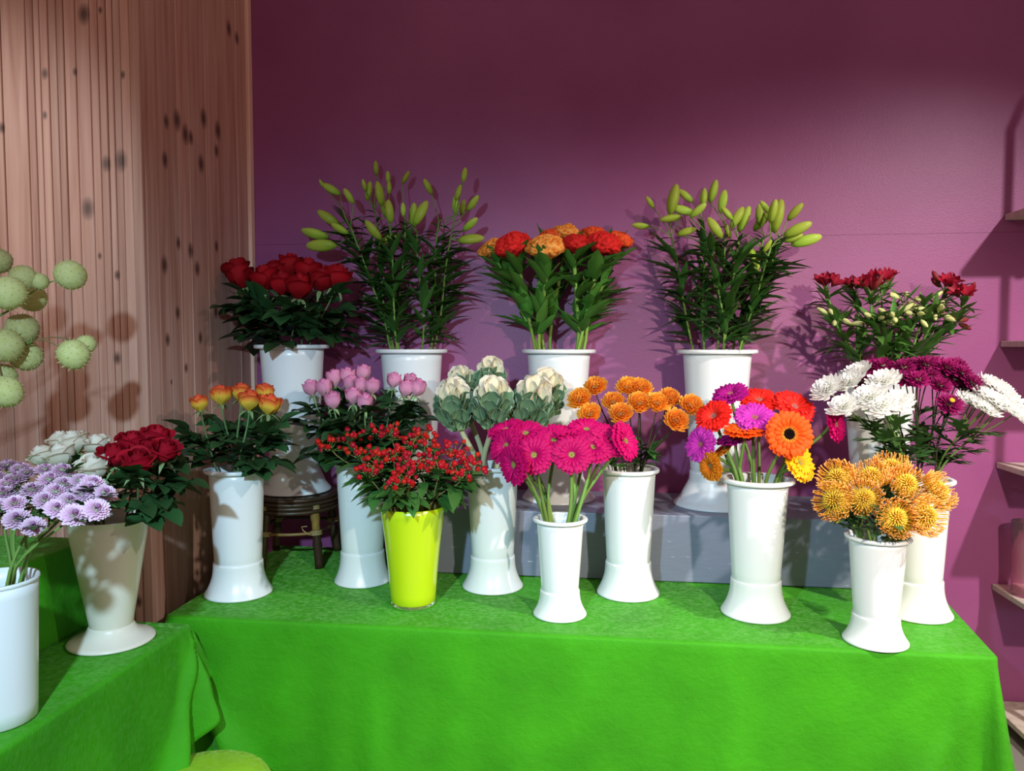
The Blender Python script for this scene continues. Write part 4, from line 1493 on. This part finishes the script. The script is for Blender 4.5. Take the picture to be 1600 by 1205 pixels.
tD = [z8(x, y) + (d,) for x, y, d in ((275, 400, -0.02), (480, 320, 0.04), (520, 400, -0.08), (620, 340, 0.05), (700, 420, -0.05), (860, 400, 0.04), (900, 470, -0.06), (960, 420, 0.0))]
lily_bunch(vD, tD, bD, 'lily stem with closed green buds in the right lily bunch, #', 'lilies in the right tall vase', 62, 0.1)


# ---- cockscombs
def celosia_mesh(seed, m):
    nu, nv = 56, 26
    off = V((seed * 3.7, seed * 1.3, seed * 2.1))
    mb = MB()
    b = 0
    for j in range(nv + 1):
        th = PI * j / nv
        for i in range(nu):
            a = 2 * PI * i / nu
            d = V((math.sin(th) * math.cos(a), math.sin(th) * math.sin(a), math.cos(th)))
            lob = 1 + 0.16 * noise.noise(d * 1.6 + off)
            q = noise.noise(d * 5.5 + off + V((noise.noise(d * 3 + off), 0, 0)) * 1.2)
            ridge = 1 - min(1.0, abs(q) * 4.0)
            s = lob * (1.0 - 0.17 * ridge)
            z = d.z * s
            wid = 1.0
            if z < 0:
                wid = 1 - 0.55 * (-z) ** 1.4
                z *= 0.75
            mb.v.append((d.x * s * wid, d.y * s * wid, z * 0.78))
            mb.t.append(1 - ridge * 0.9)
    for j in range(nv):
        for i in range(nu):
            i2 = (i + 1) % nu
            mb.f.append((j * nu + i, (j + 1) * nu + i, (j + 1) * nu + i2, j * nu + i2))
    return mb.mesh('celosia_crest', m)


CH = [(769, 391, 0.03, 22, 'cel_orange', 'orange cockscomb at the left end of its bunch, partly hidden'), (803, 388, -0.03, 30, 'cel_red', 'deep red cockscomb, leftmost red one, left of the front orange one'),
      (853, 390, -0.08, 29, 'cel_orange', 'orange cockscomb in front between two red ones'), (883, 367, 0.07, 22, 'cel_orange', 'orange cockscomb at the very top of its bunch'),
      (899, 383, -0.05, 23, 'cel_red', 'red cockscomb in the middle, right of the front orange one'), (942, 384, -0.06, 27, 'cel_red', 'bright red cockscomb, rightmost of the red ones in front'),
      (968, 377, 0.02, 20, 'cel_scarlet', 'scarlet cockscomb at the right end of its bunch'), (927, 370, 0.06, 22, 'cel_scarlet', 'scarlet cockscomb behind the bright red one'),
      (860, 372, 0.05, 18, 'cel_scarlet', 'scarlet cockscomb half hidden behind the front orange one')]
r_ = random.Random(71)
for i, (x, y, dy, rp, m, lab) in enumerate(CH):
    H = at(x, y, vC.c.y + dy)
    f = (outward(vC, H, 0.5) + V((0, -0.15, 0))).normalized()
    R = rp * 0.00245
    Hs = H - f * R * 0.45
    path, i0 = stem_path(vC, Hs, f, r_, 0.8, bend=0.25)
    base = path[0]
    t = thing('cockscomb', lab, 'cockscomb', base, 'cockscombs')
    stem_part(t, base, path, 0.0062, 0.0075, 'stem_celosia', 8)
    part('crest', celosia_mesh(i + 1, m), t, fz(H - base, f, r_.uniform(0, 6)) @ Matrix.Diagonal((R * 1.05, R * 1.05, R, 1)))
    add_leaves(t, base, vC, path, i0, 'celosia_leaf', 20, 0.15, 0.90, 0.10, 0.17, 0.2, 1.1, r_, 0.5)


# ---- alstroemeria
fl_ = MB()
for k in range(6):
    lf = leaf_mb(0.05, 0.026 if k % 2 else 0.018, 0.25, 0.25, 5, 0.6, 0, 0.7)
    fl_.add(lf, Matrix.Rotation(k * PI / 3, 4, 'Z') @ Matrix.Translation((0, 0.002, 0)) @ Matrix.Rotation(1.25 - 0.1 * (k % 2), 4, 'X'))
ME['alstro_floret'] = fl_.mesh('alstroemeria_floret', 'alstro')
ME['alstro_bud'] = MB().lathe([(0.0, 0.0), (0.09, 0.06), (0.17, 0.3), (0.19, 0.55), (0.12, 0.85), (0.0, 1.0)], 9).mesh('alstroemeria_bud', 'alstro_bud')
ME['alstro_redbud'] = MB().lathe([(0.0, 0.0), (0.09, 0.06), (0.17, 0.3), (0.19, 0.55), (0.12, 0.85), (0.0, 1.0)], 9).mesh('alstroemeria_bud', 'alstro_redbud')
EH = [(1292, 446, 0.0, 'r'), (1338, 450, 0.06, 'r'), (1378, 440, 0.02, 'r'), (1476, 446, 0.03, 'r'), (1508, 462, -0.03, 'r'), (1362, 450, -0.04, 'r'),
      (1305, 488, -0.10, 'g'), (1368, 490, -0.13, 'g'), (1396, 488, -0.12, 'g'), (1412, 460, 0.0, 'g'), (1446, 462, -0.05, 'g'), (1462, 478, -0.10, 'g'), (1430, 482, -0.12, 'g'), (1488, 492, -0.05, 'e')]
r_ = random.Random(81)
pr_ = places([h for h in EH if h[3] == 'r'])
pgn = places([h for h in EH if h[3] == 'g'])
ir = ig = 0
for (x, y, dy, kd) in EH:
    if kd == 'r':
        lab = 'alstroemeria stem with open dark red flowers, %s of the red ones' % pr_[ir]
        ir += 1
    elif kd == 'g':
        lab = 'alstroemeria stem with closed cream green buds, %s of the budded ones' % pgn[ig]
        ig += 1
    else:
        lab = 'alstroemeria stem with reddish closed buds bending out to the right'
    H = at(x, y, vE.c.y + dy)
    Hs = H - V((0, 0, 0.03))
    path, i0 = stem_path(vE, Hs, outward(vE, H, 0.6), r_, 0.75)
    base = path[0]
    t = thing('alstroemeria_stem', lab, 'alstroemeria', base, 'alstroemeria in the rear right vase')
    stem_part(t, base, path, 0.0036, 0.003, 'stem')
    nfl = 4 if kd == 'r' else 0
    nb = 2 if kd == 'r' else 5
    a0 = r_.uniform(0, 6)
    for k in range(nfl + nb):
        az = a0 + k * 2 * PI / (nfl + nb) + r_.uniform(-0.3, 0.3)
        if kd == 'g' and math.sin(az) > 0.5 and r_.random() < 0.6:
            az = -az
        el = r_.uniform(0.5, 1.2) if kd == 'r' else r_.uniform(-0.7, 0.7)
        d = polar(az, el)
        q = Hs + d * r_.uniform(0.018, 0.032) + V((0, 0, 0.01))
        part('pedicel', MB().tube([Hs - base, Hs.lerp(q, 0.5) + V((0, 0, 0.006)) - base, q - base], 0.0014, 4).mesh('pedicel', 'stem'), t)
        if k < nfl:
            part('floret', ME['alstro_floret'], t, fz(q - base, d + V((0, -0.2, 0.3)), r_.uniform(0, 6), r_.uniform(0.85, 1.1)))
        else:
            L = r_.uniform(0.040, 0.058)
            part('bud', ME['alstro_bud'] if kd == 'g' else ME['alstro_redbud'], t, fz(q - base, d, 0, L))
    add_leaves(t, base, vE, path, i0, 'alstro_leaf', 13, 0.05, 0.85, 0.09, 0.14, 0.1, 1.1, r_, 0.6)
    add_leaves(t, base, vE, path, i0, 'alstro_leaf', 9, 0.86, 1.0, 0.07, 0.12, 0.0, 1.2, r_, 0.4)

# ---- hypericum
ME['berry'] = MB().lathe([(0.0, 0.0), (0.55, 0.06), (0.9, 0.35), (1.0, 0.8), (0.85, 1.3), (0.5, 1.75), (0.12, 1.98), (0.0, 2.15)], 10).mesh('hypericum_berry', 'berry')
cal = MB()
for k in range(5):
    cal.add(leaf_mb(1.3, 0.8, 0.1, -0.1, 3, 0.4), Matrix.Rotation(k * 1.2566, 4, 'Z') @ Matrix.Rotation(0.15, 4, 'X'))
ME['berry_calyx'] = cal.mesh('berry_calyx', 'sepal')
HH = [(516, 693), (548, 684), (562, 706), (590, 674), (612, 676), (588, 714), (614, 710), (644, 686), (664, 677), (678, 700), (640, 718), (660, 722), (636, 742), (687, 727), (711, 700), (724, 710), (736, 728), (721, 738), (575, 732), (620, 752)]
pl = places(HH)
r_ = random.Random(91)
for i, (x, y) in enumerate(HH):
    H = at(x, y, vH.c.y + 0.10 - 0.22 * (y - 674) / 78)
    Hs = H - V((0, 0, 0.018))
    path, i0 = stem_path(vH, Hs, outward(vH, H, 0.8), r_, 0.75)
    base = path[0]
    t = thing('hypericum_sprig', 'sprig of red hypericum berries above the lime vase, %s' % pl[i], 'berry sprig', base, 'hypericum sprigs')
    stem_part(t, base, path, 0.0030, 0.0020, 'stem_twig', 5)
    for k in range(13):
        az = k * 2.39996 + r_.uniform(-0.3, 0.3)
        el = r_.uniform(-0.35, 1.2)
        d = polar(az, el)
        q = Hs + d * r_.uniform(0.016, 0.044)
        s0 = Hs - V((0, 0, 0.008))
        sz = r_.uniform(0.0078, 0.0098)
        part('twig', MB().tube([s0 - base, s0.lerp(q, 0.6) - base, q - base], 0.0011, 4).mesh('twig', 'stem'), t)
        m_ = fz(q - base, d + V((0, 0, 0.5)), 0, sz)
        bo = part('berry', ME['berry'], t, m_)
        part('calyx', ME['berry_calyx'], bo)
    add_leaves(t, base, vH, path, i0, 'hyper_leaf', 11, 0.08, 0.9, 0.06, 0.10, -0.5, 0.6, r_, 0.75)


# ---- ornamental kale
def kale_leaf_mb(seed, W, L, cup, ruf):
    r_ = random.Random(seed)
    ph = r_.uniform(0, 6)
    mb = MB()

    def fn(u, v):
        x = (u - 0.5) * 2
        ww = W / 2 * (0.28 + 0.72 * math.sin(min(1, v * 1.15) * PI * 0.62)) * (1 if v < 0.75 else math.sqrt(max(0.05, 1 - ((v - 0.75) / 0.27) ** 2)))
        rf = ruf * (abs(x) ** 2 + v ** 4) * math.sin(x * 7 + v * 9 + ph)
        a = x * 1.0
        return (math.sin(a) * ww * 1.1, L * v - 0.0, -cup * (1 - math.cos(a)) * ww * 2 * -1 + L * 0.28 * (v - v * v * 1.3) * -1 + rf)
    mb.grid(fn, 8, 8, tfn=lambda u, v: max(v, abs(u - 0.5) * 2) ** 2 if v > 0.2 else 0.1 * (1 - abs(u - .5)))
    return mb


ME['kale_leaf'] = [kale_leaf_mb(s, 0.95, 1.0, 0.5, 0.035).mesh('kale_leaf', 'kale_leaf') for s in (1, 2, 3)]
ht = MB()
for k in range(9):
    f = k / 8
    lf = kale_leaf_mb(k + 20, 1.15, 0.9, 0.6, 0.045)
    tilt = 1.62 - 0.22 * f
    ht.add(lf, Matrix.Rotation(k * 2.39996, 4, 'Z') @ Matrix.Translation((0, 0.08 + 0.24 * f, 0.10 - 0.1 * f)) @ Matrix.Rotation(tilt, 4, 'X') @ Matrix.Rotation(PI, 4, 'Y') @ Matrix.Scale(0.82 - 0.08 * f, 4))
ht.lathe([(0.0, 0.0), (0.25, 0.05), (0.38, 0.3), (0.38, 0.5), (0.34, 0.64), (0.24, 0.76), (0.1, 0.84), (0.0, 0.86)], 30, mod=lambda a, t: 1 + 0.07 * math.sin(a * 5 + t * 9) + 0.035 * math.sin(a * 13 - t * 17))
ME['kale_heart'] = ht.mesh('kale_heart', 'kale_heart')
IH = [(718, 670, -0.06, 0.95), (770, 668, -0.08, 0.95), (824, 670, -0.05, 1.0), (728, 640, 0.06, 0.85), (767, 622, 0.07, 0.8), (842, 652, 0.05, 0.95)]
ik = ['pale cream kale head at the left front of its bunch', 'pale cream kale head in the middle front of its bunch', 'cream kale head at the right front with the broadest heart', 'kale head half hidden behind the left front one', 'highest kale head behind the middle one', 'kale head at the right rear against the tall vase']
r_ = random.Random(95)
for (x, y, dy, sc), lab in zip(IH, ik):
    H = at(x, y, vI.c.y + dy)      # bottom of the head
    f = outward(vI, H, 0.35)
    path, i0 = stem_path(vI, H + f * 0.03, f, r_, 0.75)
    base = path[0]
    t = thing('ornamental_kale', lab, 'kale', base, 'ornamental kale')
    stem_part(t, base, path, 0.0085, 0.0095, 'kale_stem', 9)
    S0 = 0.105 * sc
    part('heart', ME['kale_heart'], t, fz(H + f * S0 * 0.50 - base, f, r_.uniform(0, 6), S0 * 1.0) @ Matrix.Diagonal((0.88, 0.88, 1.5, 1)))
    k = 0
    for (cnt, tilt, zz, rad, ls) in ((6, 1.46, 0.22, 0.30, 0.80), (7, 1.38, 0.10, 0.32, 0.78), (7, 1.22, 0.0, 0.28, 0.72), (5, 0.95, -0.04, 0.14, 0.58)):
        for j in range(cnt):
            a = 2 * PI * (j + 0.5 * (k % 2)) / cnt + r_.uniform(-0.15, 0.15)
            m_ = fz(H - base, f) @ Matrix.Diagonal((1, 1, 1.3, 1)) @ Matrix.Rotation(a, 4, 'Z') @ Matrix.Translation((0, rad * S0, zz * S0)) @ Matrix.Rotation(tilt + r_.uniform(-0.06, 0.06), 4, 'X') @ Matrix.Rotation(PI, 4, 'Y') @ Matrix.Scale(S0 * ls * r_.uniform(0.92, 1.05), 4)
            part('leaf', r_.choice(ME['kale_leaf']), t, m_)
        k += 1

# ---- balloon milkweed branches at the left edge
vQ = make_vase('flower_vase', 'white footed vase on the riser holding the balloon milkweed branches', (-1.76, 1.52), ZT + 0.26, 0.424, 0.101, 0.088, 0.072, 0.105, 0.108, 'white', 'footed')


def pod_mesh(seed):
    r_ = random.Random(seed)
    mb = MB()
    nu, nv = 22, 14
    off = V((seed * 5.1, 0, 0))
    for j in range(nv + 1):
        th = PI * j / nv
        for i in range(nu):
            a = 2 * PI * i / nu
            d = V((math.sin(th) * math.cos(a), math.sin(th) * math.sin(a), math.cos(th)))
            s = 1 + 0.05 * noise.noise(d * 1.5 + off) + 0.015 * math.sin(a * 6)
            mb.v.append(tuple(d * s))
            mb.t.append(0.3 + 0.7 * (0.5 + 0.5 * noise.noise(d * 4 + off)))
    for j in range(nv):
        for i in range(nu):
            i2 = (i + 1) % nu
            mb.f.append((j * nu + i, (j + 1) * nu + i, (j + 1) * nu + i2, j * nu + i2))
    for k in range(110):
        z = 1 - 2 * (k + 0.5) / 110
        q = math.sqrt(1 - z * z)
        a = k * 2.39996
        d = V((q * math.cos(a), q * math.sin(a), z))
        mb.tube([d * 0.98, d * 1.16 + V((r_.uniform(-.05, .05), r_.uniform(-.05, .05), 0))], [0.022, 0.006], 3, False, 1, 1)
    return mb.mesh('seed_pod', 'balloon')


ME['pod'] = [pod_mesh(s) for s in (1, 2, 3)]
QB = [([(110, 430, 0.05, 23), (62, 440, 0.02, 13), (36, 434, 0.0, 19), (50, 466, 0.10, 22)], (24, 480, 0.02), 'upper branch of balloon milkweed with green pods against the planks'),
      ([(115, 554, 0.06, 24), (134, 538, 0.10, 15), (34, 515, 0.04, 25)], (50, 534, 0.03), 'branch of balloon milkweed reaching right with a twin pod'),
      ([(8, 540, -0.02, 26), (40, 556, 0.06, 24), (4, 588, 0.02, 20), (8, 612, -0.03, 24)], (-8, 560, 0.0), 'low branch of balloon milkweed with pods at the left edge'),
      ([(12, 458, -0.06, 25), (-2, 408, 0.0, 19), (-30, 440, 0, 24)], (-14, 480, -0.02), 'branch of balloon milkweed with the palest pod at the left edge')]
r_ = random.Random(99)
for pods, fk, lab in QB:
    Y0 = 1.76
    fork = at(fk[0], fk[1], Y0 + fk[2])
    path, i0 = stem_path(vQ, fork, V((0.5, 0.2, 0.35)), r_, 0.8)
    base = path[0]
    t = thing('milkweed_branch', lab, 'branch', base, 'balloon milkweed branches')
    stem_part(t, base, path, 0.0040, 0.0028, 'stem')
    for (x, y, dy, rp) in pods:
        P = at(x, y, Y0 + dy)
        R = rp * 0.00160
        d = (P - fork).normalized()
        top = P - d * R * 0.9 + V((0, 0, 0.006))
        mid = fork.lerp(top, 0.55) + V((0, 0, 0.018))
        part('twig', MB().tube([q - base for q in bez(fork, fork.lerp(mid, 0.6), mid, top, 7)], 0.0017, 5).mesh('twig', 'stem_twig' if rp < 17 or y > 530 else 'stem'), t)
        part('seed_pod', r_.choice(ME['pod']), t, fz(P - base, polar(r_.uniform(0, 6), r_.uniform(-0.6, 0.6)), 0, R) @ Matrix.Diagonal((1, 1, 1.06, 1)))

# ------------------------------------------------------------------ shelf unit at the right
su = thing('shelf_unit', 'open wooden shelf unit against the purple wall at the right edge', 'shelf', (1.95, 2.95, 0))
for z in (0.066, 0.525, 0.998, 1.460, 1.935):
    o = part('shelf_board', MB().box((-0.488, -0.20, z - 0.022), (0.46, 0.185, z)).mesh('shelf_board', 'shelfwood', False), su)
    bevel(o, 0.002, 1)
    for sx in (-0.33, 0.40):
        part('bracket', MB().box((sx - 0.012, -0.16, z - 0.05), (sx + 0.012, 0.18, z - 0.0225)).mesh('shelf_bracket', 'darkmetal', False), su)
for sx in (-0.352, 0.45):
    pts = [V((sx, -0.215, 0)), V((sx, -0.215, 1.0)), V((sx, -0.215, 2.36)), V((sx + 0.03, -0.215, 2.44)), V((sx + 0.16, -0.2, 2.58))]
    part('post', MB().tube(pts, 0.014, 10).mesh('shelf_post', 'darkmetal'), su)
gv = thing('glass_vase', 'ribbed pink glass cylinder vase on the shelf at the right edge', 'vase', (1.514, 3.00, 0.526))
prof = [(0.0, 0.0), (0.040, 0.0), (0.046, 0.006), (0.047, 0.05), (0.044, 0.09), (0.046, 0.16), (0.051, 0.275), (0.048, 0.275), (0.043, 0.16), (0.041, 0.09), (0.043, 0.05), (0.042, 0.012), (0.0, 0.010)]
part('body', MB().lathe(prof, 48, mod=lambda a, t: 1 + 0.02 * math.cos(a * 16)).mesh('glass_body', 'glass'), gv)
